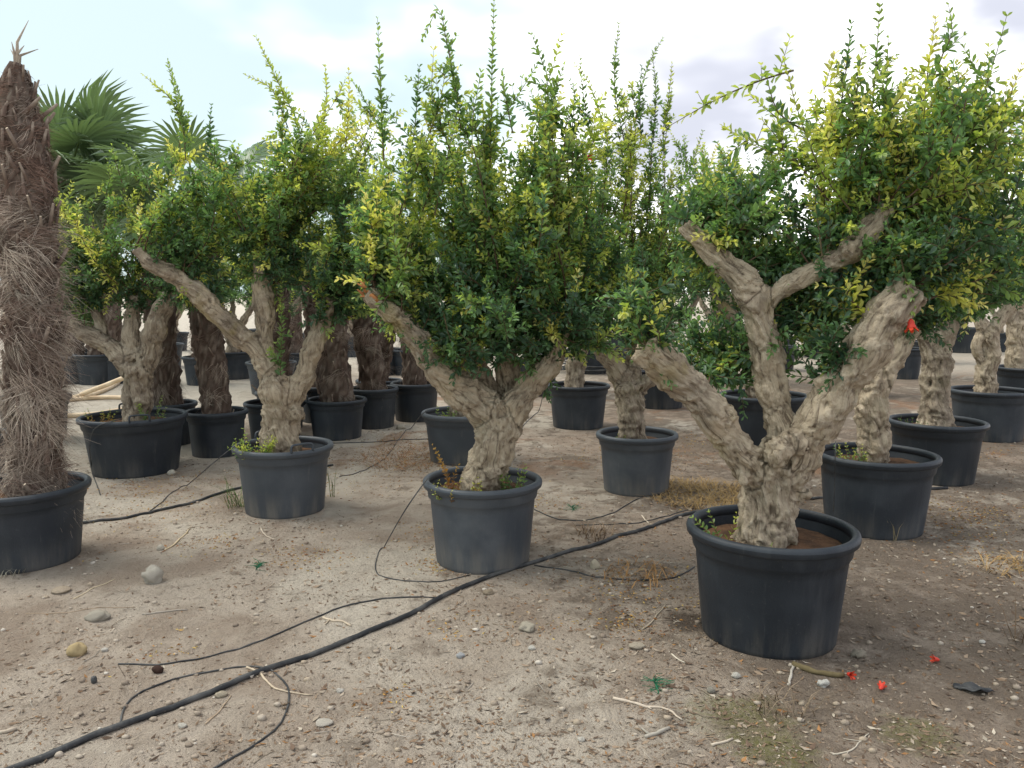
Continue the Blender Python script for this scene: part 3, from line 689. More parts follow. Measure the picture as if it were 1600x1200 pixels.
make_tree('D', 'short pomegranate trunk with three pruned grey stubs in the scuffed grey pot',
 [[(990, 684, 0, 24), (988, 650, 0, 22), (985, 615, 0, 24), (985, 595, 0, 25)],
  [(978, 600, 0, 18), (960, 570, 0, 16), (942, 545, 0, 15), (925, 500, 0, 11)],
  [(990, 597, .03, 15), (990, 560, .05, 13), (992, 520, .05, 11)], [(1000, 607, 0, 14), (1015, 596, -.02, 13), (1032, 584, -.03, 10)]],
 [(990, 635, -.1, 9), (975, 610, -.1, 9)],
 [(1000, 330, 0, 100, 120, .55), (980, 450, 0, 100, 75, .5), (930, 330, .1, 70, 90, .4), (1060, 360, 0, 60, 100, .4), (960, 230, .1, 60, 70, .35), (1030, 250, .1, 60, 70, .35), (1010, 500, -.05, 60, 35, .3), (935, 500, 0, 60, 45, .35), (1050, 460, 0, 60, 60, .35), (1080, 285, .1, 60, 60, .35), (960, 510, -.1, 70, 40, .3), (1040, 500, -.05, 60, 45, .3), (900, 490, 0, 50, 45, .3)],
 25000, shoots=[[(975, 220, 0), (960, 130, 0), (967, 38, 0)], [(990, 200, 0), (1010, 110, 0), (1035, 60, .05)], [(950, 220, 0), (925, 140, 0), (898, 100, 0)], [(1020, 220, 0), (1025, 150, 0), (1020, 88, 0)], [(1035, 210, 0), (1045, 150, 0), (1050, 100, 0)]],
 vox=.012, hi=False, leaf=.058, yellow=.45, seed=4, bark=BARK2, flowers=[(917, 245, -.28, R(100), .5)])
make_tree('F', 'pomegranate with a dark split in its straight trunk, in the pot with red brown soil',
 [[(1365, 724, 0, 26), (1365, 670, 0, 24), (1366, 625, 0, 25), (1370, 590, 0, 26)],
  [(1372, 602, 0, 20), (1396, 560, .02, 18), (1430, 512, .05, 13)], [(1362, 602, .05, 19), (1340, 565, .1, 17), (1315, 520, .1, 14)], [(1376, 592, .05, 16), (1392, 520, .1, 14), (1408, 440, .1, 9)]],
 [(1350, 640, -.05, 8)],
 [(1480, 380, .1, 110, 90, .5), (1400, 420, .15, 90, 70, .4), (1540, 315, .1, 90, 75, .45), (1470, 280, .2, 100, 90, .45), (1560, 400, .0, 80, 70, .4), (1480, 470, .0, 60, 35, .25), (1330, 450, .2, 50, 60, .3), (1440, 480, .1, 70, 45, .3), (1350, 500, .2, 60, 50, .3), (1530, 470, .1, 70, 45, .35)],
 22000, shoots=[[(1590, 260, 0), (1600, 210, 0), (1605, 150, 0)], [(1520, 260, .1), (1523, 190, .1), (1522, 140, .1)], [(1425, 410, -.1), (1420, 450, -.12), (1421, 490, -.12)]],
 vox=.0115, leaf=.056, yellow=.24, seed=5, top=8)
make_tree('G', 'pomegranate with mossy grey trunk flaring at its foot',
 [[(1465, 664, 0, 32), (1462, 630, 0, 24), (1462, 590, 0, 22), (1465, 552, 0, 25)], [(1470, 560, 0, 18), (1478, 520, 0, 16), (1487, 465, 0, 12)], [(1455, 557, 0, 16), (1440, 510, .03, 13), (1425, 465, .05, 10)]],
 [], [(1470, 400, 0, 90, 75, .5), (1530, 330, .1, 80, 80, .5), (1430, 320, .1, 80, 80, .5), (1500, 470, 0, 50, 35, .3), (1420, 470, 0, 60, 50, .4), (1560, 450, .1, 70, 50, .4)], 13000, hi=False, vox=.014, leaf=.06, seed=6, bark=BARK2, yellow=.22)
make_tree('H', 'pomegranate with a round hollow in its short twisted trunk',
 [[(1537, 608, 0, 18), (1541, 580, 0, 16), (1547, 550, 0, 14), (1545, 520, 0, 16)], [(1546, 522, 0, 12), (1570, 490, 0, 11), (1606, 458, 0, 9)], [(1540, 522, 0, 11), (1528, 490, .03, 10), (1524, 445, .05, 7)],
  [(1538, 572, 0, 9), (1526, 552, 0, 8), (1528, 530, 0, 8), (1540, 518, 0, 9)]],
 [], [(1590, 370, 0, 80, 70, .6), (1530, 400, .1, 60, 50, .5), (1600, 270, .1, 70, 80, .5)], 11000, hi=False, vox=.016, leaf=.06, seed=7, yellow=.3)
make_tree('I', 'pomegranate with broad pale trunk standing behind the hollow one',
 [[(1592, 574, 0, 19), (1590, 540, 0, 16), (1590, 505, 0, 17)], [(1590, 510, 0, 12), (1602, 470, 0, 11), (1610, 430, 0, 8)], [(1584, 510, 0, 11), (1572, 470, 0, 9), (1565, 430, 0, 7)]],
 [], [(1600, 380, 0, 70, 60, .7), (1560, 340, .2, 60, 70, .6)], 7000, vox=.022, leaf=.055, hi=False, seed=8)
make_tree('J', 'pomegranate with three stout limbs in the wide low pot beside the gravel track',
 [[(213, 660, 0, 24), (213, 625, 0, 22), (213, 590, 0, 24), (215, 570, 0, 24)], [(206, 582, 0, 18), (180, 550, 0, 16), (150, 530, 0, 15), (120, 512, 0, 13), (92, 498, 0, 9)],
  [(165, 541, .05, 12), (155, 500, .1, 10), (145, 465, .1, 8)], [(210, 562, 0, 16), (205, 520, .05, 14), (210, 462, .05, 11)], [(228, 572, 0, 17), (238, 530, -.02, 17), (250, 490, -.05, 15), (275, 455, -.05, 12), (302, 428, 0, 8)]],
 [], [(200, 385, 0, 90, 50, .5), (140, 410, 0, 60, 60, .4), (290, 355, 0, 80, 70, .45), (240, 335, .1, 70, 45, .4), (130, 370, .1, 45, 35, .3), (260, 430, .05, 70, 45, .35), (110, 470, .0, 25, 40, .2), (165, 445, .1, 60, 40, .3), (110, 430, 0, 35, 60, .3), (215, 460, .1, 70, 35, .3), (300, 450, .1, 60, 60, .35)],
 19000, shoots=[[(235, 300, 0), (215, 250, 0), (195, 225, 0)], [(170, 330, 0), (172, 290, 0), (168, 250, 0)], [(280, 230, 0), (285, 170, 0), (262, 95, 0)]], vox=.014, hi=False, leaf=.06, yellow=.44, seed=9, bark=BARK2, top=3)
make_tree('S', 'pomegranate mostly hidden behind the leaning trunk with the broken orange limb',
 [[(722, 648, 0, 22), (720, 600, 0, 19), (715, 560, 0, 19)], [(714, 564, 0, 14), (690, 510, 0, 12), (668, 450, 0, 9)], [(720, 564, 0, 14), (745, 500, 0, 12), (752, 440, 0, 9)]],
 [], [(640, 340, 0, 100, 110, .6), (720, 300, 0, 90, 110, .6), (600, 430, 0, 50, 50, .4), (580, 250, 0, 70, 80, .45), (580, 480, 0, 60, 50, .4), (660, 470, 0, 70, 60, .4), (550, 350, 0, 60, 90, .45), (600, 500, 0, 60, 45, .35), (540, 440, 0, 50, 60, .4), (520, 300, 0, 60, 90, .4)], 19000, hi=False, vox=.018, leaf=.06, seed=10, bark=BARK2, yellow=.3)
make_tree('E', 'pomegranate with a single leaning trunk in front of the hose heap',
 [[(898, 605, 0, 17), (903, 565, 0, 15), (913, 520, 0, 13), (920, 470, 0, 9)], [(906, 562, 0, 9), (890, 520, 0, 8), (870, 470, 0, 6)]],
 [], [(900, 420, 0, 80, 70, .6), (850, 350, 0, 70, 90, .5), (930, 330, 0, 70, 80, .5), (880, 500, 0, 60, 30, .3), (850, 470, 0, 60, 60, .5), (950, 470, 0, 60, 60, .5)], 10000, vox=.02, leaf=.06, hi=False, seed=11, bark=BARK2)
make_tree('V', 'pomegranate in the wide black pot behind the thickest tree',
 [[(1185, 620, 0, 21), (1178, 580, 0, 18), (1173, 550, 0, 18)], [(1170, 554, 0, 14), (1150, 510, 0, 13), (1125, 455, 0, 11), (1110, 400, 0, 8)], [(1180, 554, 0, 13), (1210, 500, 0, 12), (1232, 435, 0, 9)]],
 [], [(1130, 380, 0, 80, 80, .6), (1200, 350, 0, 90, 90, .6), (1080, 335, 0, 70, 70, .5), (1260, 420, 0, 60, 60, .4), (1060, 430, 0, 50, 60, .4), (1100, 480, 0, 70, 50, .5), (1170, 470, 0, 80, 50, .5), (1250, 490, 0, 70, 60, .5), (1110, 285, .1, 60, 60, .5), (1160, 300, .1, 60, 60, .5)], 16000, hi=False, vox=.019, leaf=.06, seed=12, bark=BARK2, yellow=.32)

# ---- far trees: three prototypes built at the origin, then copied -----------
def generic_tree(seed, n_leaves):
    rng = np.random.default_rng(seed); t = thing('pomegranate_tree', 'tmp', 'tree')
    ht = rng.uniform(.30, .42); L = [np.array([(0, 0, -.06, .15), (.02, 0, ht * .5, .13), (0, .02, ht, .14)])]
    for k in range(3):
        a = k * 2.1 + rng.uniform(-.4, .4); s = rng.uniform(.8, 1.15)
        L.append(np.array([(0, 0, ht - .04, .09), (.16 * s * math.cos(a), .16 * s * math.sin(a), ht + .22, .075), (.36 * s * math.cos(a), .36 * s * math.sin(a), ht + .52, .06), (.5 * s * math.cos(a), .5 * s * math.sin(a), ht + .85, .04)]))
    obj('trunk', build_trunk(L, [], np.zeros(3), .025, 1.0, seed), BARK2, t)
    E = [(0, 0, ht + 1.15, .75, .75, .5)] + [(rng.uniform(-.5, .5), rng.uniform(-.5, .5), ht + rng.uniform(.9, 1.6), .5, .5, .42) for _ in range(5)] + [(0, 0, ht + .72, .72, .72, .36), (.3, .3, ht + .55, .5, .5, .25)]
    an = np.concatenate([catmull(l, .08)[5:, :3] for l in L[1:]])
    cm, tm, n = build_crown(an, E, n_leaves, rng, np.zeros(3), (), .064, False, .3, 10)
    obj('crown', cm, LEAF, t); obj('twigs', tm, TWIG, t); return t
protos = [generic_tree(s, 12000) for s in (41, 42, 43)]
used = [False] * 3
def place_tree(k, loc, rz, label, sc=1.0, group='pomegranates in the rows behind'):
    p = protos[k]
    if not used[k]: t = p; used[k] = True
    else:
        t = p.copy(); COL.objects.link(t)
        for ch in p.children: c = ch.copy(); COL.objects.link(c); c.parent = t
    t.location = loc; t.rotation_euler = (0, 0, rz); t.scale = (sc, sc, sc); t['label'] = label; t['group'] = group
    return t
BACK = {'W': ('black pot between the limb tips of the thickest tree, far down the row', 'slim pomegranate far behind the fork of the thickest tree'),
        'X': ('black pot close behind the short trunk with three pruned stubs', 'pomegranate close behind the short trunk with three stubs'),
        'Y': ('black pot next to the heap of black hose', 'pomegranate rising next to the heap of black hose'),
        'Z': ('black pot framed by the limbs above the red flower', 'pomegranate framed behind the red flower'),
        'AA': ('black pot farthest off, past the hollow trunk', 'pomegranate farthest off, past the hollow trunk'),
        'AC': ('black pot peeping out behind the split trunk', 'pomegranate behind the split trunk')}
for q, (k, (pl, tl)) in enumerate(BACK.items()):
    make_pot(k, pl, rings=40); x, y, D, h = POTS[k]
    place_tree(q % 3, (x, y, h - .08), q * 1.3, tl, 1.0)
EXTRA = [(-0.8, 13.6), (1.6, 16.2), (3.2, 18.5), (5.6, 16.8), (9.3, 14.2), (9.6, 18.5), (-2.6, 16.0), (6.9, 20.5)]
EXTRA += [(-9.5 + 1.75 * k + .5 * math.sin(k * 3.1), 22.5 + 2.2 * math.sin(k * 1.7)) for k in range(15)] + [(-8.9, 16.2), (-7.6, 17.5), (-5.3, 15.2), (-3.9, 12.9)]
for q, (x, y) in enumerate(EXTRA):
    key = 'X%d' % q; POTS[key] = (x, y, .8, .52)
    make_pot(key, 'black pot in the rear rows with only leaves above it', 'black nursery pots in the rear rows', rings=32)
    place_tree((q + 1) % 3, (x, y, .44), q * 2.1, 'pomegranate in the rear rows, seen as leaves between nearer crowns', .95 + .04 * (q % 4), 'pomegranates in the rear rows')

# ------------------------------------------------------------------ palms
BR1, BR2, BR3 = np.array([.155, .110, .088]), np.array([.36, .295, .24]), np.array([.52, .45, .37])
def stub_mesh(seed):
    rng = np.random.default_rng(seed); mb = MB()
    l = rng.uniform(.07, .15); w = rng.uniform(.009, .017)
    P = [(-.03, 0, -.03), (.03, 0, .0), (l * .7, 0, .03), (l, 0, .05)]; n = 6; V = []; C = []
    for k, p in enumerate(P):
        ww = w * (1.25, 1.0, .75, .55)[k]; tt = (.016, .013, .011, .009)[k]
        for a in range(n):
            th = a * math.pi / 3; V.append((p[0] - math.sin(th) * tt * .5, math.cos(th) * ww, p[2] + math.sin(th) * tt)); C.append(BR1 * 1.1 if k < 2 else BR2)
    Q = [(k * n + a, k * n + (a + 1) % n, (k + 1) * n + (a + 1) % n, (k + 1) * n + a) for k in range(3) for a in range(n)]
    mb.add(V, None, Q, C)
    e = [np.array(v) + np.array([.0008, 0, .0008]) for v in V[-n:]]; mb.add(e + [np.mean(e, 0)], [(a, (a + 1) % n, n) for a in range(n)], None, np.array([.58, .48, .36]))
    return mb.mesh('leaf_stub', False)
STUBS = [stub_mesh(s) for s in range(5)]
def fan_mesh(seed, R0=.52, nseg=34):
    rng = np.random.default_rng(seed); mb = MB(); gcol = np.array([.150, .220, .130])
    for k in range(nseg):
        a = R(-155) + R(310) * k / (nseg - 1); da = R(310) / nseg * .52
        L = R0 * (.80 + .20 * math.cos(a * .8)) * rng.uniform(.93, 1.05); droop = .12 + .25 * rng.random() + .25 * abs(a) / 2.7
        c = gcol * rng.uniform(.7, 1.4); V = []
        for (f, wf) in ((.06, .06), (.45, .45), (.72, .40), (1.0, .02)):
            rr = L * f; w = math.tan(da) * L * wf; zc = -droop * L * max(0, f - .45) ** 2 * 2.2 + .10 * L * f * (1 - f)
            for s_, zz in ((-1, .012 * wf * 2), (0, -.012 * wf * 2), (1, .012 * wf * 2)):
                V.append((math.cos(a) * rr - math.sin(a) * w * s_, math.sin(a) * rr + math.cos(a) * w * s_, zc + zz))
        Q = [(q * 3 + e, q * 3 + e + 1, q * 3 + e + 4, q * 3 + e + 3) for q in range(3) for e in range(2)]
        mb.add(V, None, Q, c)
    return mb.mesh('fan_leaf', False)
FANS = [fan_mesh(s) for s in range(3)]
def petiole_mesh():
    mb = MB(); tube(mb, [(-.62, 0, -.10), (-.35, 0, -.01), (0, 0, 0), (.03, 0, 0)], np.array([.014, .010, .008, .004]), 6, C=np.array([.13, .19, .06]), flat=.6); return mb.mesh('petiole')
PETI = petiole_mesh()
def make_palm(label, axis, seed, stubs, strands, fans=(), vox_seg=.03, group='fan palms', spear=False):
    """axis: (n,4) world x,y,z,r from the base up"""
    rng = np.random.default_rng(seed); c = catmull(axis, vox_seg); base = axis[0, :3].copy()
    t = thing('fan_palm', label, 'palm tree', tuple(base), group)
    n = 40; mb = MB(); tube(mb, c[:, :3], c[:, 3], n)
    V = mb.V[0]; k = len(c); ctr = np.repeat(c[:, :3], n, 0); d = V[:k * n] - ctr; s = np.repeat(np.linspace(0, k * vox_seg, k), n); ang = np.tile(np.arange(n) * 2 * math.pi / n, k)
    q = np.stack([np.cos(ang) * 2.2, np.sin(ang) * 2.2, s * 7], 1) + seed
    saw = (s / .095 + ang / 6.283 * 2 + .35 * noise3(q * 1.5)) % 1.0
    dz = .16 * (saw - .5) + .16 * noise3(q) + .20 * noise3(q * 2.7 + 5) + .13 * noise3(q * 7 + 9)
    V[:k * n] = ctr + d * (1 + dz)[:, None]
    cc = .72 * BR1[None] * (1 + .9 * noise3(q * 2.3 + 3))[:, None] + (BR2 - BR1)[None] * np.clip(noise3(q * np.array([1, 1, 3.]) * 2.5) * 1.5, 0, 1)[:, None]
    mb.C = [np.concatenate([np.clip(cc, .02, 1), [BR1, BR2]])]
    obj('trunk', mb.mesh('palm_trunk', True, base), FIBRE, t)
    def surf(u, a, off=1.0):
        f = u * (k - 1); i0 = min(int(f), k - 2); p = c[i0] + (c[i0 + 1] - c[i0]) * (f - i0); dirv = np.array([math.cos(a), math.sin(a), 0]); return p[:3] + dirv * p[3] * off, dirv, p[3]
    for j in range(stubs):
        u = (j + .5) / stubs; u = .02 + u * .95 + rng.normal(0, .008); a = j * 2.399 + rng.normal(0, .15)
        p, dv, r_ = surf(min(max(u, .01), .98), a, 1.03)
        if r_ < .03: continue
        o = obj('leaf_stub', STUBS[j % 5], FIBRE, t, tuple(p - base)); o.rotation_euler = (rng.normal(0, .25), rng.uniform(-1.35, -.35), a + rng.normal(0, .3)); sc = rng.uniform(.5, 1.0) * min(1, r_ / .11); o.scale = (sc, sc, sc)
    # fibre matting
    fb = MB(); per = 46; nt = strands // per
    for j in range(nt):
        u0 = (j + .5) / nt * .975 + rng.normal(0, .01); a0 = j * 2.399 + rng.normal(0, .4)
        sw = rng.choice([-1, 1]) * rng.uniform(.3, 1.3); dn = rng.normal(-.35, .45); flare = rng.uniform(.05, .55); tint = (BR2, BR3, BR1 * 1.5, BR2 * 1.2)[rng.integers(4)] * rng.uniform(.7, 1.2)
        if u0 > .70: tint = (np.array([.22, .145, .112]) if rng.random() < .7 else BR2) * rng.uniform(.7, 1.3)
        for i_ in range(per):
            u = min(max(u0 + rng.normal(0, .012), .005), .985); a = a0 + rng.normal(0, .28)
            p, dv, r_ = surf(u, a, .97); tang = np.array([-dv[1], dv[0], 0]); l = (rng.uniform(.07, .24) if u0 < .70 else rng.uniform(.04, .13)) * min(1, r_ / .12)
            d1 = tang * (sw + rng.normal(0, .30)) + np.array([0, 0, dn + rng.normal(0, .28)]) + dv * (flare * rng.uniform(.4, 1.3)); d1 /= np.linalg.norm(d1)
            p1 = p + d1 * l * .5 + dv * .008; p2 = p + d1 * l + np.array([0, 0, -rng.uniform(.0, .35) * l]) - dv * l * rng.uniform(-.25, .45)
            w = rng.uniform(.0006, .0013); sv = np.cross(d1, dv + rng.normal(0, .4, 3)); sv /= np.linalg.norm(sv) + 1e-9
            fb.add([p - sv * w, p + sv * w, p1 - sv * w, p1 + sv * w, p2 - sv * w * .4, p2 + sv * w * .4], None, [(0, 1, 3, 2), (2, 3, 5, 4)], tint * rng.uniform(.7, 1.35))
    o = obj('fibre', fb.mesh('fibre', False, base), FIBRE, t); o['kind'] = 'stuff'
    top = c[-1, :3]
    for j, (az, el, ln, roll) in enumerate(fans):
        dv = np.array([math.cos(az) * math.cos(el), math.sin(az) * math.cos(el), math.sin(el)])
        p = top + dv * .62 * ln + np.array([0, 0, -.05])
        f = obj('fan_leaf', FANS[j % 3], PALM_LEAF, t, tuple(p - base)); f.rotation_euler = (roll, -el, az); f.scale = (ln, ln, ln)
        obj('petiole', PETI, TWIG, f)
    if spear:
        sb = MB()
        for j in range(5):
            a = j * 1.3 + seed; dx, dy = math.cos(a) * .05, math.sin(a) * .05; L = rng.uniform(.10, .24)
            L *= (.55, .7, 1.0, .6, .5)[j]; dx += .03; tube(sb, [top - np.array([0, 0, .10]), top + np.array([dx * .3, dy * .3, L * .5]), top + np.array([dx * 1.6, dy * 1.2, L])], np.array([.020, .012, .002]), 5, C=BR3 * rng.uniform(.7, 1.2), flat=.5)
        obj('cut_leaf_tips', sb.mesh('cut_leaf_tips', True, base), FIBRE, t)
    return t
def px_axis(L, Y0): return px_limb([(a, b, 0, c) for a, b, c in L], Y0)
make_pot('P', 'black pot with mud splashed foot under the tall shaggy palm trunk', rings=72)
make_palm('tall shaggy palm trunk with its top leaves cut off', px_axis([(60, 800, 37), (58, 762, 35), (55, 700, 33), (53, 620, 36), (51, 520, 38), (46, 420, 38), (42, 320, 38), (36, 230, 34), (30, 180, 29), (27, 140, 25), (24, 112, 15), (25, 98, 8)], 4.76), 3, 210, 12000, spear=True)
make_pot('Q', 'black pot just showing behind the tall shaggy palm trunk')
make_palm('shaggy palm trunk half hidden behind the tall one', np.array([(-4.72, 6.75, .36, .16), (-4.74, 6.75, .8, .17), (-4.78, 6.75, 1.5, .17), (-4.85, 6.75, 2.2, .15), (-4.88, 6.75, 2.6, .08)]), 5, 50, 1200, spear=True)
KP = 'black pot at the edge of the palm row, touching the wide low pot'
PAL = [('K', KP, 'palm with upturned dry stubs, next to the wide low pot', 2.1, .135, 1),
       ('Ka', 'black pot hidden behind the wide low pot, palm trunk above it', 'dark palm trunk rising right behind the wide low pot', 2.1, .14, 1),
       ('Kb', 'black pot behind the upturned dry stubs', 'dark palm trunk close behind the one with upturned stubs', 2.15, .13, 1),
       ('L', 'black pot behind the loop handle pot', 'palm rising behind the slender trunk in the loop handle pot', 1.6, .13, 0),
       ('M', 'black pot with a handle and a swollen palm foot in it', 'short palm with a swollen foot and a pale curved stub', 1.5, .15, 0),
       ('N', 'black pot between the two other palm pots, crumbly brown soil showing', 'short palm with ringed trunk between two other short palms', 1.5, .15, 0),
       ('O', 'black pot at the end of the palm row by the lone pale stone', 'short palm at the end of the row by the lone pale stone', 1.4, .15, 0),
       ('Ma', 'black pot behind the swollen palm foot', 'reddish palm trunk in the second palm row', 1.9, .14, 0),
       ('Na', 'black pot behind the ringed palm trunk', 'palm trunk behind the ringed one', 1.5, .13, 0),
       ('E1', 'black pot in the gap between the wide low pot and the shaggy trunk', 'far palm trunk in the gap beside the shaggy trunk', 2.2, .17, 0),
       ('E2', 'black pot far behind the wide low pot', 'far palm trunk seen between stout limbs', 2.4, .17, 0),
       ('E3', 'black pot far behind the long bare limb', 'far palm trunk under the long bare limb', 2.3, .17, 0),
       ('E4', 'black pot far behind the slender trunk', 'far palm trunk behind the slender forked trunk', 2.3, .17, 0),
       ('E5', 'black pot far behind the short palms', 'far palm trunk above the short palms', 2.0, .16, 0),
       ('LF', 'black pot by the tan pipes on the gravel track', 'palm standing past the tan pipes on the gravel track', 2.9, .16, 1)]
for q, (k, pl, tl, ht, r, fn) in enumerate(PAL):
    make_pot(k, pl, 'black pots of the palm row', handles=(R(200),) if k == 'M' else (), rings=40); x, y, D, h = POTS[k]
    rg = np.random.default_rng(60 + q); lx = rg.normal(0, .03)
    ax = np.array([(x, y, h - .13, r * 1.05), (x, y, h + .12, r * (1.2 if k == 'M' else 1.0)), (x + lx, y, h + .4, r), (x + lx * 2, y, h + ht * .5, r * 1.1), (x + lx * 2, y, h + ht * .85, r), (x + lx * 2, y, h + ht, r * .5)])
    fans = []
    if fn:
        for j in range(13): fans.append((j * 2.4 + q, rg.uniform(-.45, .8), rg.uniform(.8, 1.05), rg.normal(0, .3)))
    make_palm(tl, ax, 20 + q, 34, 900, fans, .05, 'palms of the row behind', spear=not fn)
# big leafy palm seen past the tall trunk
POTS['BP'] = (-5.25, 8.7, .74, .5)
make_pot('BP', 'black pot of the leafy palm behind the tall shaggy trunk', 'black pots of the palm row', rings=40)
rg = np.random.default_rng(5); fans = [(j * 2.399 + .3, 1.15 - 1.9 * (j / 30), rg.uniform(.95, 1.2), rg.normal(0, .3)) for j in range(30)]
make_palm('full green fan palm crown showing behind the tall shaggy trunk', np.array([(-5.25, 8.7, .38, .16), (-5.24, 8.7, .8, .16), (-5.15, 8.7, 1.6, .17), (-4.92, 8.7, 2.45, .15), (-4.75, 8.7, 2.82, .10)]), 77, 34, 900, fans, .05)

# ------------------------------------------------------------------ pipes and drip tubes
def pipe(name, label, pts, r, mat=HOSE, n=8, step=.05, group=None, lift=()):
    P = [];
    for k, p in enumerate(pts):
        if len(p) == 2: x, y = ground_at(*p); P.append((x, y, 0, 0))
        else: q = point_at(p[0], p[1], p[2]); P.append((*q, 1))
    c = catmull(np.array(P), step)
    g = c[:, 3] < .02; z = height(c[:, 0], c[:, 1]) + r * .8
    w = np.clip(c[:, 3], 0, 1); c[:, 2] = np.where(g, z, np.maximum(z, c[:, 2]))
    mb = MB(); tube(mb, c[:, :3], r, n); o = obj(name, mb.mesh(name), mat)
    return tag(o, label, 'pipe' if r > .01 else 'tube', group)
pipe('irrigation_pipe', 'thick black main irrigation pipe running diagonally past the dusty blue grey pot', [(-60, 1238), (45, 1197), (200, 1135), (330, 1085), (400, 1057), (560, 997), (640, 963), (700, 932), (760, 905), (830, 882), (915, 857), (1000, 830), (1075, 803), (1160, 790), (1330, 775), (1480, 764)], .0125, n=10)
pipe('irrigation_pipe', 'thin black pipe lying behind the loop handle pot and the shaggy palm pot', [(105, 822), (160, 816), (225, 806), (300, 786), (400, 756), (520, 728)], .011)
pipe('drip_tube', 'long thin drip tube with a free end, parallel above the main pipe', [(185, 1038), (230, 1041), (265, 1039), (330, 1026), (395, 1009), (455, 985), (520, 957), (580, 942), (640, 937), (680, 937)], .0042)
pipe('drip_tube', 'drip tube looping over the main pipe and the pale root', [(189, 1133), (192, 1112), (205, 1092), (245, 1071), (300, 1054), (370, 1045), (415, 1047), (443, 1066), (452, 1092), (440, 1130), (410, 1162), (345, 1200), (300, 1225)], .0042)
xB, yB = POTS['B'][:2]
pipe('drip_tube', 'drip tube hanging from the dusty blue grey pot in a wide curve', [(668, 748, yB - .12), (655, 765, yB - .28), (630, 802, yB - .36), (600, 855), (587, 882), (592, 901), (615, 908), (650, 911), (690, 909), (735, 899)], .0036)
pipe('drip_tube', 'drip tube running from the main pipe to the large slate black pot', [(835, 884), (880, 893), (930, 906), (990, 912), (1040, 910), (1070, 901), (1085, 890)], .0042)
pipe('drip_tube', 'drip tube curving on the ground between the two dusty pots', [(832, 796), (855, 808), (885, 815), (925, 812), (960, 800), (990, 783), (1010, 775)], .0042)
pipe('drip_tube', 'straight drip tube crossing the straw behind the dusty blue grey pot', [(900, 822), (960, 820), (1020, 812), (1090, 790)], .0038)
xJ, yJ = POTS['J'][:2]
pipe('drip_tube', 'drip tube hanging off the wide low pot', [(190, 655, yJ - .40), (165, 661, yJ - .47), (146, 672, yJ - .46), (140, 700, yJ - .4), (146, 745), (157, 776)], .0040)
pipe('drip_tube', 'drip tube stretched from the loop handle pot towards the palm', [(378, 692, 5.70), (366, 698, 5.66), (335, 722, 5.7), (290, 760), (230, 802), (170, 812)], .0040)
pipe('drip_tube', 'drip tube crossing the rusty litter behind the dusty blue grey pot', [(520, 693), (580, 691), (640, 688), (690, 684)], .005)
pipe('drip_tube', 'drip tube slanting from the half hidden pot', [(668, 640, 7.45), (655, 652, 7.38), (640, 672), (600, 716), (560, 738), (530, 745)], .0040)
pipe('drip_tube', 'drip tube behind the single leaning trunk pot', [(858, 592, 9.35), (850, 610, 9.3), (840, 645), (810, 672)], .005)
pipe('drip_tube', 'drip tube hanging on the side of the pot with red brown soil', [(1306, 690, 5.08), (1305, 712, 5.03), (1304, 760, 5.08), (1302, 800, 5.1)], .003)
for k, (lab, pts) in enumerate([('tan pipe rising towards the wide low pot', [(70, 640), (110, 625), (135, 613, 12.0), (165, 602, 12.0), (200, 588, 12.0), (245, 574, 12.0)]),
      ('tan pipe bent in a tight curve on the gravel', [(70, 632), (120, 625), (160, 614), (185, 600), (192, 588)]),
      ('tan pipe lying flat and straight on the gravel', [(60, 638), (110, 628), (170, 624), (230, 626), (280, 622)]),
      ('tan pipe nearest the gravel stones', [(60, 655), (110, 652), (150, 650), (200, 642), (260, 630)])]):
    pipe('tan_pipe', lab, pts, .036, TANHOSE, step=.12)
# heap of black hose at the back
hx, hy = ground_at(955, 578); t = thing('hose_heap', 'heap of coiled black irrigation hose on the ground behind the leaning trunk', 'hose', (hx, hy, 0)); rg = np.random.default_rng(8)
for k in range(22):
    rr = rg.uniform(.55, 1.1); cx, cy = rg.normal(0, .28), rg.normal(0, .2); zz = .02 + k * .018; a = np.linspace(0, 2 * math.pi, 40)[:-1]
    tx, ty = rg.normal(0, .04, 2)
    pts = np.stack([cx + rr * np.cos(a) * (1 + .06 * np.sin(3 * a + k)), cy + rr * .8 * np.sin(a), zz + tx * np.cos(a) + ty * np.sin(a) + .012 * np.sin(5 * a + k)], 1); pts[:, 2] = np.maximum(pts[:, 2], .016)
    pts = np.vstack([pts, pts[:1]]); mb = MB(); tube(mb, pts, .016, 6); obj('hose_loop', mb.mesh('hose_loop'), HOSE, t)

# ------------------------------------------------------------------ weeds in and around the pots
def weed(label, x, y, z, n, hgt, spread, leaf, cols, seed, name='weed', group=None, upright=.8):
    rng = np.random.default_rng(seed); t = thing(name, label, 'weed', (x, y, z), group); acc = ([], [], [], []); tm = MB(); lm = MB()
    for k in range(n):
        a = rng.uniform(0, 6.28); r_ = spread * math.sqrt(rng.random()); p0 = np.array([math.cos(a) * r_, math.sin(a) * r_, -.015]); H = hgt * rng.uniform(.45, 1.15)
        d = np.array([math.cos(a) * .35, math.sin(a) * .35, upright]) + rng.normal(0, .18, 3); d /= np.linalg.norm(d)
        s = np.array([p0, p0 + d * H * .5, p0 + d * H + rng.normal(0, .1, 3) * H]); tube(tm, s, np.array([.0022, .0018, .001]), 3, cap=False, C=np.array([.20, .13, .06]))
        cl = cols[rng.integers(len(cols))]; shoot_leaves(acc, s, max(3, H / .022), leaf, cl, rng)
    flush(lm, acc, True, rng); obj('leaves', lm.mesh('leaves', False), LEAF, t); st = obj('stems', tm.mesh('stems'), TWIG, t); st['kind'] = 'stuff'; return t
RED_ = np.array([.30, .13, .04])
def soil_z(k): return POTS[k][3] - .07
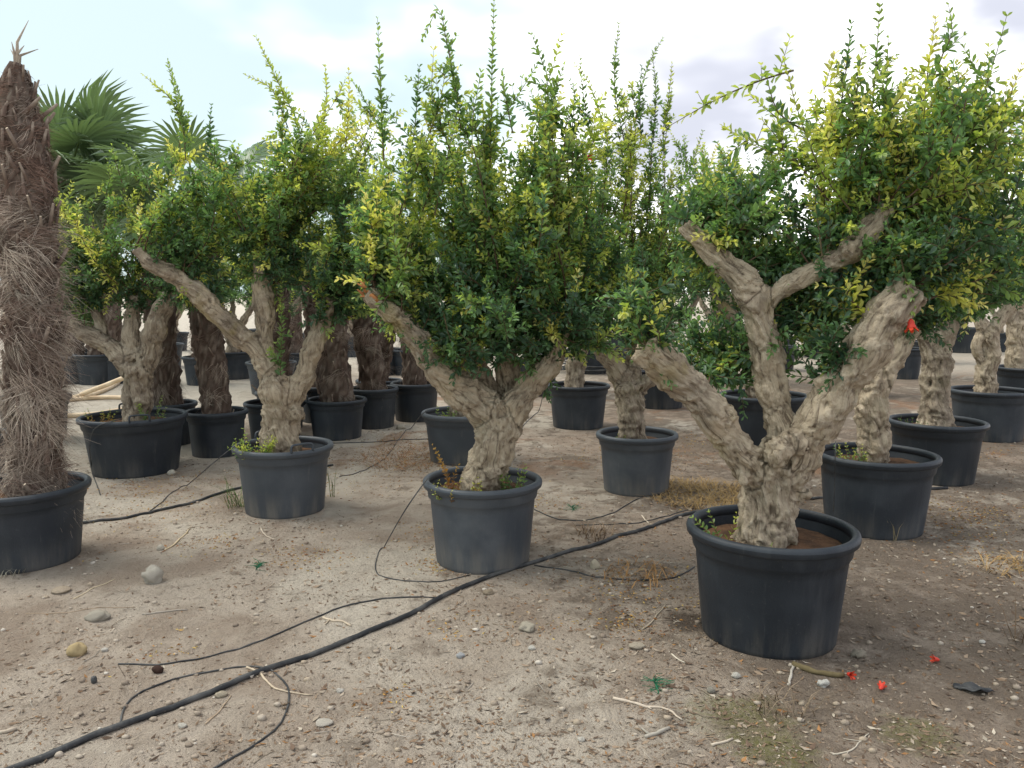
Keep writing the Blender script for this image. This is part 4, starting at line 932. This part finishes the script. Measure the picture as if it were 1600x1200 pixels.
weed('yellow and rusty weed clump against the foot of the leaning trunk', xB - .13, yB - .22, soil_z('B') + .005, 26, .11, .12, .022, [(G_LIGHT, G_YEL), (RED_, G_YEL)], 1)
weed('tall sparse rusty weed sprig in the dusty blue grey pot', xB - .17, yB - .12, soil_z('B') + .01, 4, .26, .04, .028, [(RED_, np.array([.5, .32, .08]))], 2)
weed('bright green round leaved weed in the dusty blue grey pot', xB + .17, yB - .10, soil_z('B') + .01, 13, .15, .09, .030, [(G_MID, G_LIGHT)], 3)
weed('bright yellow green weed clump spilling over the loop handle pot', -1.71 - .17, 5.89 - .14, soil_z('C') + .01, 36, .19, .13, .034, [(G_LIGHT, G_YEL), (G_MID, G_LIGHT)], 4)
weed('rusty weed sprigs at the rim of the wide low pot', xJ - .20, yJ - .14, soil_z('J') + .01, 12, .16, .10, .024, [(RED_, G_LIGHT)], 5)
weed('green weed clump beside the stout limbs in the wide low pot', xJ + .20, yJ - .02, soil_z('J') + .015, 14, .20, .09, .032, [(G_MID, G_LIGHT)], 6)
weed('yellow green weeds in the pot with red brown soil', 2.51 - .17, 5.42 - .10, soil_z('F') + .01, 20, .15, .13, .026, [(G_MID, G_YEL), (G_DARK, G_MID)], 7)
weed('thin weed sprig with bright leaves in the large slate black pot', 1.23 - .24, 3.69 - .05, soil_z('A') + .01, 3, .20, .03, .034, [(G_LIGHT, G_YEL), (G_MID, G_LIGHT)], 8)
weed('small green sprig at the foot of the thickest trunk', 1.23 - .02, 3.69 - .25, soil_z('A') - .01, 3, .09, .03, .02, [(G_MID, G_LIGHT)], 18)
weed('dark low weeds in the pot around the flared trunk', 3.71 - .22, 6.90 - .02, soil_z('G') + .01, 18, .09, .11, .024, [(G_DARK, G_MID)], 9)
weed('green shoots in the half hidden pot', -.62, 7.55, soil_z('S') + .01, 10, .16, .10, .034, [(G_MID, G_LIGHT)], 10)
weed('tiny weed in the pot with three pruned stubs', 1.03 - .16, 6.51 - .08, soil_z('D') + .01, 5, .13, .04, .024, [(G_MID, G_LIGHT)], 12)
def grass_tuft(label, px, py, n, hgt, col, seed, spread=.05, lean=.5):
    rng = np.random.default_rng(seed); x, y = ground_at(px, py); z = hz(x, y); mb = MB()
    for k in range(n):
        a = rng.uniform(0, 6.28); b0 = rng.uniform(0, 6.28); p = np.array([math.cos(b0), math.sin(b0), 0]) * spread * math.sqrt(rng.random()); d = np.array([math.cos(a) * lean, math.sin(a) * lean, 1]); H = hgt * rng.uniform(.5, 1.2)
        p1 = p + d * H * .5; p2 = p + d * H * .8 + np.array([math.cos(a), math.sin(a), -.2]) * H * .35 * lean; w = np.array([-math.sin(a), math.cos(a), 0]) * .0022
        p[2] = -.01
        mb.add([p - w, p + w, p1 - w, p1 + w, p2], [(2, 3, 4)], [(0, 1, 3, 2)], np.asarray(col) * rng.uniform(.6, 1.4))
    o = obj('grass_tuft', mb.mesh('grass_tuft', False), DRY, None, (x, y, z)); return tag(o, label, 'grass')
grass_tuft('green grass tuft leaning on the loop handle pot', 370, 793, 34, .26, (.10, .15, .05), 1, .06, .9)
grass_tuft('thin green blades on the far side of the loop handle pot', 520, 776, 8, .28, (.14, .19, .06), 2, .02, .15)
grass_tuft('grey dry tuft at the foot of the shaggy palm pot', 18, 897, 40, .07, (.30, .28, .22), 3, .10, .9)
grass_tuft('dry brown weed stalks on the bare ground by the slate pot', 1592, 1000, 14, .20, (.20, .14, .09), 4, .04, .6)
grass_tuft('dry grey brown bush clump beside the mossy broken branch', 1225, 1110, 60, .10, (.22, .17, .12), 5, .12, .9)
grass_tuft('pale dry stalks against the pot with red brown soil', 1397, 845, 8, .17, (.45, .38, .24), 6, .03, .3)
grass_tuft('straw coloured grass mat beside the scuffed grey pot', 1095, 772, 1100, .06, (.40, .27, .12), 7, .48, 2.2)
grass_tuft('brown dry clump on the main pipe', 930, 838, 90, .11, (.24, .17, .11), 8, .12, .9)
grass_tuft('dry straw clump right of the pots by the bare dust', 1590, 890, 130, .07, (.38, .25, .11), 9, .22, 1.8)
grass_tuft('orange brown mat of dry grass by the slate pot', 1000, 905, 120, .05, (.36, .20, .08), 10, .22, 1.8)
grass_tuft('rusty dry grass mat behind the dusty blue grey pot', 650, 715, 700, .045, (.32, .17, .08), 11, .6, 2.4)

# ------------------------------------------------------------------ stones, twigs, scraps
def rock_mesh(seed, rough=.25, sub=2):
    import bmesh
    bm = bmesh.new(); bmesh.ops.create_icosphere(bm, subdivisions=sub, radius=1.0); V = np.array([v.co[:] for v in bm.verts])
    V = V * (1 + rough * fbm(V * 1.1 + seed * 7.7, 2) + .3 * rough * noise3(V * 4 + seed))[:, None]
    for v, c in zip(bm.verts, V): v.co = c
    me = bpy.data.meshes.new('stone'); bm.to_mesh(me); bm.free(); me.polygons.foreach_set('use_smooth', np.ones(len(me.polygons), bool)); return me
def stone(label, px, py, w, h, col, seed, ang=0, depth=.8, rough=.3):
    x, y = ground_at(px, py); s = y / F_PX; me = rock_mesh(seed, rough, 3); set_col(me, np.tile(np.asarray(col, float), (len(me.vertices), 1)))
    sx, sz = w * s / 2, h * s / 2 * 1.05
    o = obj('stone', me, STONE, None, (x, y, hz(x, y) + sz * .55)); o.scale = (sx, sx * depth, sz); o.rotation_euler = (0, 0, ang); return tag(o, label, 'stone')
stone('smooth yellowish stone lying alone on the dust', 120, 1020, 32, 26, (.58, .45, .25), 1)
stone('pale grey two lobed rock half sunk in the ground', 240, 910, 32, 30, (.50, .46, .39), 2, .4, .9, .5)
stone('flat pale grey rock near two crossing straws', 152, 966, 36, 16, (.44, .40, .33), 3)
stone('low flat tan stone beside the straws', 95, 925, 30, 9, (.45, .37, .28), 4)
stone('round cream pebble between the main pipe and the slate pot', 930, 892, 17, 16, (.58, .50, .38), 5)
stone('lone pale stone on the earth by the palm pots', 627, 670, 16, 9, (.50, .44, .36), 6)
stone('white angular chip next to the mossy broken branch', 1286, 1072, 20, 14, (.74, .72, .66), 7, .3, .7, .5)
stone('grey lump at the foot of the slate pot', 1343, 1026, 22, 15, (.38, .33, .26), 8, .2, .9, .5)
stone('slim pale flat stone in the litter left of the slate pot', 996, 1014, 26, 9, (.48, .42, .33), 9)
stone('crumbly pale clod in the bare dust', 823, 985, 24, 15, (.50, .45, .36), 10, 0, .9, .5)
stone('pale flat chip in the dark crumbs near the looped drip tube', 506, 1130, 28, 8, (.62, .57, .49), 11)
stone('white oval pebble near the yellowish stone', 164, 1017, 10, 8, (.66, .62, .55), 12)
stone('white pebble on the bare dust beyond the straw', 251, 860, 12, 10, (.60, .55, .46), 13)
stone('white chip below the green twine scrap by the pale twig', 908, 1158, 13, 8, (.72, .68, .60), 14)
stone('white pebble left of the bare clod', 831, 1016, 11, 8, (.68, .65, .58), 15)
stone('small white stone near the foot of the slate pot', 1150, 1060, 14, 10, (.66, .63, .56), 16)
stone('grey stone chip on the moss', 1111, 1085, 14, 12, (.40, .37, .31), 17)
stone('white chip on the dust beyond the red flower', 1535, 1004, 10, 6, (.72, .69, .63), 18)
stone('pale blue grey chip on the crumbs below the main pipe', 719, 1025, 14, 9, (.50, .51, .52), 19)
stone('brown clod beside the dusty blue grey pot', 763, 930, 18, 9, (.36, .29, .21), 20)
stone('white chip below the main pipe near the straw twig', 285, 1138, 14, 8, (.70, .66, .58), 21)
stone('white chip beside the loop of drip tube', 531, 1080, 12, 8, (.68, .64, .57), 22)
stone('pale cone shaped stone by the main pipe loop', 346, 1088, 20, 10, (.52, .45, .34), 23)
stone('dark brown seed lump by the drip tube end', 247, 1052, 18, 13, (.08, .045, .035), 24)
stone('pale stone behind the shaggy palm pot on the gravel', 268, 742, 12, 10, (.60, .55, .46), 25)
def twig(label, pts, r, col, seed=0, forks=(), lift=.6, name='fallen_twig'):
    rng = np.random.default_rng(seed); mb = MB(); P = []
    for p in pts: x, y = ground_at(*p); P.append((x, y, 0))
    c = catmull(np.array(P), .02); c[:, :2] += rng.normal(0, r * .25, (len(c), 2)); c[:, 2] = height(c[:, 0], c[:, 1]) + r * lift
    rad = np.linspace(1, .6, len(c)) * r * (1 + rng.normal(0, .12, len(c))); base = c[len(c) // 2].copy()
    tube(mb, c - base, rad, 7, C=np.asarray(col))
    for f in forks:
        Q = [(*ground_at(*p), 0) for p in f]; d = catmull(np.array(Q), .02); d[:, 2] = height(d[:, 0], d[:, 1]) + r * lift; tube(mb, d - base, np.linspace(.7, .35, len(d)) * r, 6, C=np.asarray(col) * .95)
    o = obj(name, mb.mesh(name), TWIG, None, tuple(base)); return tag(o, label, 'twig')
twig('crooked pale bare twig below the green twine scrap', [(958, 1094), (985, 1099), (1010, 1106), (1035, 1109), (1050, 1118), (1066, 1128)], .0065, (.55, .47, .38), 1, [[(1012, 1106), (1018, 1110)]])
twig('pale forked root lying on the long drip tube', [(505, 968), (520, 974), (535, 974), (548, 981)], .007, (.55, .46, .35), 2, [[(515, 972), (508, 980)]])
twig('pale curved root under the loop of drip tube', [(385, 1046), (405, 1054), (422, 1072), (440, 1083), (465, 1086), (488, 1088)], .0055, (.52, .43, .32), 3)
twig('long pale straw stalk on the bare dust', [(115, 936), (140, 922), (180, 904)], .004, (.62, .52, .36), 4)
twig('pale stalk ending at the white pebble', [(258, 862), (275, 848), (297, 828)], .006, (.60, .49, .33), 5)
twig('long thin grey stick in front of the shaggy palm pot', [(40, 957), (100, 955), (160, 950), (212, 949)], .003, (.36, .28, .20), 6)
twig('weathered grey stick with a dark underside', [(222, 962), (245, 960), (268, 957), (294, 955)], .006, (.36, .32, .27), 7)
twig('brown straight stick below the main pipe', [(322, 1134), (340, 1115), (361, 1089)], .004, (.40, .31, .22), 8)
twig('pale stub of stick at the edge of the bare ground', [(-20, 1150), (8, 1147), (28, 1142)], .009, (.45, .38, .30), 9)
twig('mossy broken branch with a red flower at its end', [(1240, 1040), (1268, 1052), (1295, 1056), (1318, 1058)], .016, (.17, .135, .07), 10)
twig('grey peeled stick leaning at the foot of the slate pot', [(1232, 1072), (1236, 1052), (1242, 1034)], .007, (.50, .46, .40), 11, [[(1236, 1050), (1246, 1036)]])
twig('grey splintered wood on the litter under the pale twig', [(1008, 1152), (1025, 1146), (1046, 1139)], .009, (.38, .35, .30), 12, [[(1015, 1148), (1002, 1139)]])
twig('pale short stick by the lower moss', [(1110, 1166), (1125, 1164), (1145, 1158)], .006, (.52, .45, .36), 13)
twig('thin dry branching stem in the litter below the slate pot', [(1300, 1180), (1325, 1176), (1345, 1160), (1357, 1148)], .0035, (.50, .45, .37), 14, [[(1325, 1176), (1318, 1190)], [(1345, 1160), (1318, 1156)]])
twig('pale stalk on the litter left of the slate pot', [(1050, 1025), (1060, 1034), (1072, 1039)], .004, (.62, .56, .46), 15)
twig('thin curved stick beside the dark wet patch', [(1004, 986), (1018, 975), (1030, 960), (1040, 948)], .0045, (.40, .34, .26), 16)
twig('pale stalk on the rusty litter', [(408, 826), (414, 836), (430, 844)], .005, (.58, .50, .40), 17)
twig('short white stalk across the main pipe', [(1003, 805), (1008, 812), (1014, 818)], .005, (.66, .58, .46), 18)
# fallen flowers
for k, (px, py, lab) in enumerate([(1323, 1057, 'red fallen flower at the tip of the mossy broken branch'), (1375, 1083, 'red fallen flower beside a pink stalk'), (1468, 1034, 'red fallen flower near the bare dust')]):
    x, y = ground_at(px, py); o = obj('fallen_flower', FLOWER_ME, FLOWER, None, (x, y, hz(x, y) + .013)); o.rotation_euler = (R(80), 0, k * 2.1 + .4); o.scale = (.62,) * 3; tag(o, lab, 'flower', 'fallen flowers')
# green twine scraps
for k, (px, py, L, lab) in enumerate([(1025, 1075, .11, 'frayed green twine scrap above the crooked pale twig'), (405, 890, .10, 'green twine scrap in front of the loop handle pot'), (895, 796, .09, 'green twine scrap behind the main pipe')]):
    rg = np.random.default_rng(30 + k); x, y = ground_at(px, py); mb = MB()
    tube(mb, [(0, y_, .006) for y_ in np.linspace(-.55 * L, .55 * L, 6)], .003, 5, C=np.array([.03, .16, .085]))
    for j in range(34):
        p = rg.normal(0, 1, 3) * np.array([.018, .018, .008]) + np.array([rg.uniform(-.5, .5) * L * .6, rg.uniform(-.5, .5) * L, .012]); p[2] = abs(p[2]); d = rg.normal(0, 1, 3) * np.array([.02, .025, .008])
        q = p + d; q[2] = abs(q[2]); p = np.array([0, p[1], .006]); tube(mb, [p, (p + q) / 2 + rg.normal(0, .004, 3) + np.array([0, 0, .003]), q], .0013, 3, C=np.array([.03, .16, .085]) * rg.uniform(.7, 1.4))
    o = obj('twine_scrap', mb.mesh('twine_scrap'), DRY, None, (x, y, hz(x, y) + .001)); tag(o, lab, 'twine', 'green twine scraps')
# crumpled dark plastic
x, y = ground_at(1520, 1078); n = 14; a, b = np.meshgrid(np.linspace(-1, 1, n), np.linspace(-1, 1, n)); V = np.stack([a * .075 * (1 - .3 * b * b), b * .04 * (1 - .55 * np.abs(a) ** 1.5), .008 + .016 * np.abs(noise3(np.stack([a.ravel() * 1.1, b.ravel() * 1.3, a.ravel() * 0 + 2.4], 1))).reshape(n, n) * 2], -1)
i = (np.arange(n - 1)[:, None] * n + np.arange(n - 1)[None]).ravel(); mb = MB(); mb.add(V, None, np.stack([i, i + 1, i + n + 1, i + n], 1)); mb.add(V - np.array([0, 0, .003]), None, np.stack([i, i + n, i + n + 1, i + 1], 1))
o = obj('plastic_scrap', mb.mesh('plastic_scrap'), HOSE, None, (x, y, hz(x, y))); o.rotation_euler = (0, 0, -.3); tag(o, 'crumpled dark grey plastic scrap on the litter', 'plastic')
# small irrigation plug
x, y = ground_at(147, 1066); mb = MB(); lathe(mb, [(.010, 0), (.012, .004), (.012, .02), (.010, .021), (.010, .026), (.006, .028), (.001, .028)], 14); o = obj('pipe_plug', mb.mesh('pipe_plug'), HOSE, None, (x, y, hz(x, y))); tag(o, 'small brown pipe plug standing on the dust', 'plug')

# ------------------------------------------------------------------ uncountable litter (stuff)
def view_scatter(n, rng, y0=1.7, y1=9.5, p=1.6):
    y = y0 + (y1 - y0) * rng.random(n * 2) ** p; x = rng.uniform(-.74, .74, n * 2) * (y + .3)
    d = np.full(n * 2, 9.)
    for k in POTS.values(): d = np.minimum(d, np.hypot(x - k[0], y - k[1]) - k[2] * .40)
    ok = d > .0; return x[ok][:n], y[ok][:n]
def litter_weight(x, y):
    w = .45 + .9 * fbm(np.stack([x * .9, y * .9, x * 0 + 4.2], 1), 3) + .28 * np.clip((x + .5) / 2, -1, 1); return np.clip(w, .04, 1)
rng = np.random.default_rng(77)
x, y = view_scatter(110000, rng); keep = rng.random(len(x)) < litter_weight(x, y); x, y = x[keep], y[keep]; n = len(x)
L = rng.uniform(.008, .030, n) * rng.choice([.5, 1, 1.7], n, p=(.45, .40, .15)); W = L * rng.uniform(.18, .5, n); a = rng.uniform(0, 6.28, n); z = height(x, y) + .002
P = np.stack([x, y, z], 1); D = np.stack([np.cos(a), np.sin(a), rng.normal(.05, .28, n)], 1); D /= np.linalg.norm(D, axis=1)[:, None]
S = np.cross(D, np.array([0, 0, 1.]) + rng.normal(0, .35, (n, 3))); S /= np.linalg.norm(S, axis=1)[:, None]; N = np.cross(S, D)
pal = np.array([(.20, .14, .095), (.28, .21, .15), (.36, .30, .235), (.13, .09, .065), (.42, .37, .30), (.30, .16, .07)]); C = pal[rng.choice(6, n, p=(.29, .24, .14, .22, .05, .06))] * rng.uniform(.75, 1.25, (n, 1))
T = np.array([[0, 0, .15], [.5, .5, 0], [1, 0, .12], [.5, -.5, 0], [.5, 0, .10]]); V = P[:, None] + D[:, None] * (T[None, :, 0:1] - .5) * L[:, None, None] + S[:, None] * T[None, :, 1:2] * W[:, None, None] + N[:, None] * T[None, :, 2:3] * L[:, None, None] * rng.uniform(-.6, 1.2, n)[:, None, None]
V[:, :, 2] = np.maximum(V[:, :, 2], z[:, None] - .001)
tri = np.array([[4, 0, 1], [4, 1, 2], [4, 2, 3], [4, 3, 0]]); mb = MB(); mb.add(V.reshape(-1, 3), (tri[None] + (np.arange(n) * 5)[:, None, None]).reshape(-1, 3), None, np.repeat(C, 5, 0))
o = obj('leaf_litter', mb.mesh('leaf_litter', False), DRY); tag(o, 'brown and grey dry leaf litter strewn over the earth', 'litter', kind='stuff')
# orange fallen leaves in drifts
rng = np.random.default_rng(78); mb = MB(); PX = [(700, 705, .5, 700), (620, 690, .5, 500), (1090, 775, .35, 500), (250, 790, .5, 500), (230, 760, .4, 300), (1480, 700, .5, 350), (1520, 800, .3, 300), (980, 720, .6, 500), (1080, 690, .5, 350), (640, 720, .45, 500), (690, 830, .25, 260), (480, 870, .22, 260), (700, 985, .14, 60), (860, 980, .1, 30), (1000, 925, .35, 350), (985, 980, .12, 120), (1500, 830, .35, 260), (610, 1090, .08, 30), (330, 850, .2, 150), (860, 790, .25, 160), (690, 880, .12, 160), (1560, 880, .25, 160), (270, 1015, .12, 50), (560, 750, .5, 300)]
xs, ys = [], []
for (px, py, r_, k) in PX:
    cx, cy = ground_at(px, py); xs.append(cx + rng.normal(0, r_ * .7, k)); ys.append(cy + rng.normal(0, r_ * .7, k))
x, y = np.concatenate(xs), np.concatenate(ys); n = len(x); L = rng.uniform(.010, .026, n); a = rng.uniform(0, 6.28, n)
acc_C = np.array([(.42, .20, .05), (.50, .30, .09), (.30, .12, .04), (.55, .40, .13)])[rng.integers(4, size=n)] * rng.uniform(.7, 1.2, (n, 1))
leaves(mb, np.stack([x, y, height(x, y) + .004], 1), np.stack([np.cos(a), np.sin(a), rng.normal(0, .15, n)], 1), L, L * .34, acc_C, False, rng)
o = obj('orange_leaf_litter', mb.mesh('orange_leaf_litter', False), DRY); tag(o, 'orange and rust coloured fallen leaves in loose drifts', 'litter', kind='stuff')
# pebbles
rng = np.random.default_rng(79); x, y = view_scatter(8000, rng, p=1.5); n = len(x); base = [np.array([v.co[:] for v in rock_mesh(50 + k, .35, 1).vertices]) for k in range(3)]
m0 = rock_mesh(50, .35, 1); F0 = np.array([p.vertices[:] for p in m0.polygons]); sz = .0022 + .0170 * rng.random(n) ** 6.0; pal = np.array([(.44, .38, .31), (.35, .29, .23), (.58, .53, .46), (.26, .21, .165), (.40, .33, .25)])
V = []; Cc = []
B = np.stack(base)[rng.integers(3, size=n)]; a = rng.uniform(0, 6.28, n); ca, sa = np.cos(a)[:, None], np.sin(a)[:, None]
vx = (B[:, :, 0] * ca - B[:, :, 1] * sa) * sz[:, None]; vy = (B[:, :, 0] * sa + B[:, :, 1] * ca) * sz[:, None] * .8; vz = B[:, :, 2] * sz[:, None] * rng.uniform(.4, .8, n)[:, None]
V = np.stack([vx + x[:, None], vy + y[:, None], vz + (height(x, y) + sz * .25)[:, None]], -1); k = V.shape[1]
mb = MB(); mb.add(V.reshape(-1, 3), (F0[None] + (np.arange(n) * k)[:, None, None]).reshape(-1, 3), None, np.repeat(pal[rng.choice(5, n, p=(.3, .27, .06, .19, .18))], k, 0))
o = obj('pebbles', mb.mesh('pebbles', True), STONE); tag(o, 'small pebbles and crumbs scattered over the dry earth', 'pebbles', kind='stuff')
# dry stalks
rng = np.random.default_rng(80); x, y = view_scatter(1500, rng); keep = rng.random(len(x)) < litter_weight(x, y); mb = MB()
for px_, py_ in zip(x[keep], y[keep]):
    a = rng.uniform(0, 6.28); l = rng.uniform(.03, .12); dx, dy = math.cos(a) * l, math.sin(a) * l; b_ = rng.normal(0, .15) * l
    z0, z1 = hz(px_, py_), hz(px_ + dx, py_ + dy); tube(mb, [(px_, py_, z0 + .002), (px_ + dx * .5 - dy / l * b_, py_ + dy * .5 + dx / l * b_, (z0 + z1) / 2 + .005), (px_ + dx, py_ + dy, z1 + .003)], rng.uniform(.0008, .0018), 3, C=pal[rng.integers(5)] * rng.uniform(.6, 1.1))
o = obj('dry_stalks', mb.mesh('dry_stalks'), DRY); tag(o, 'fine dry stalks scattered through the litter', 'stalks', kind='stuff')
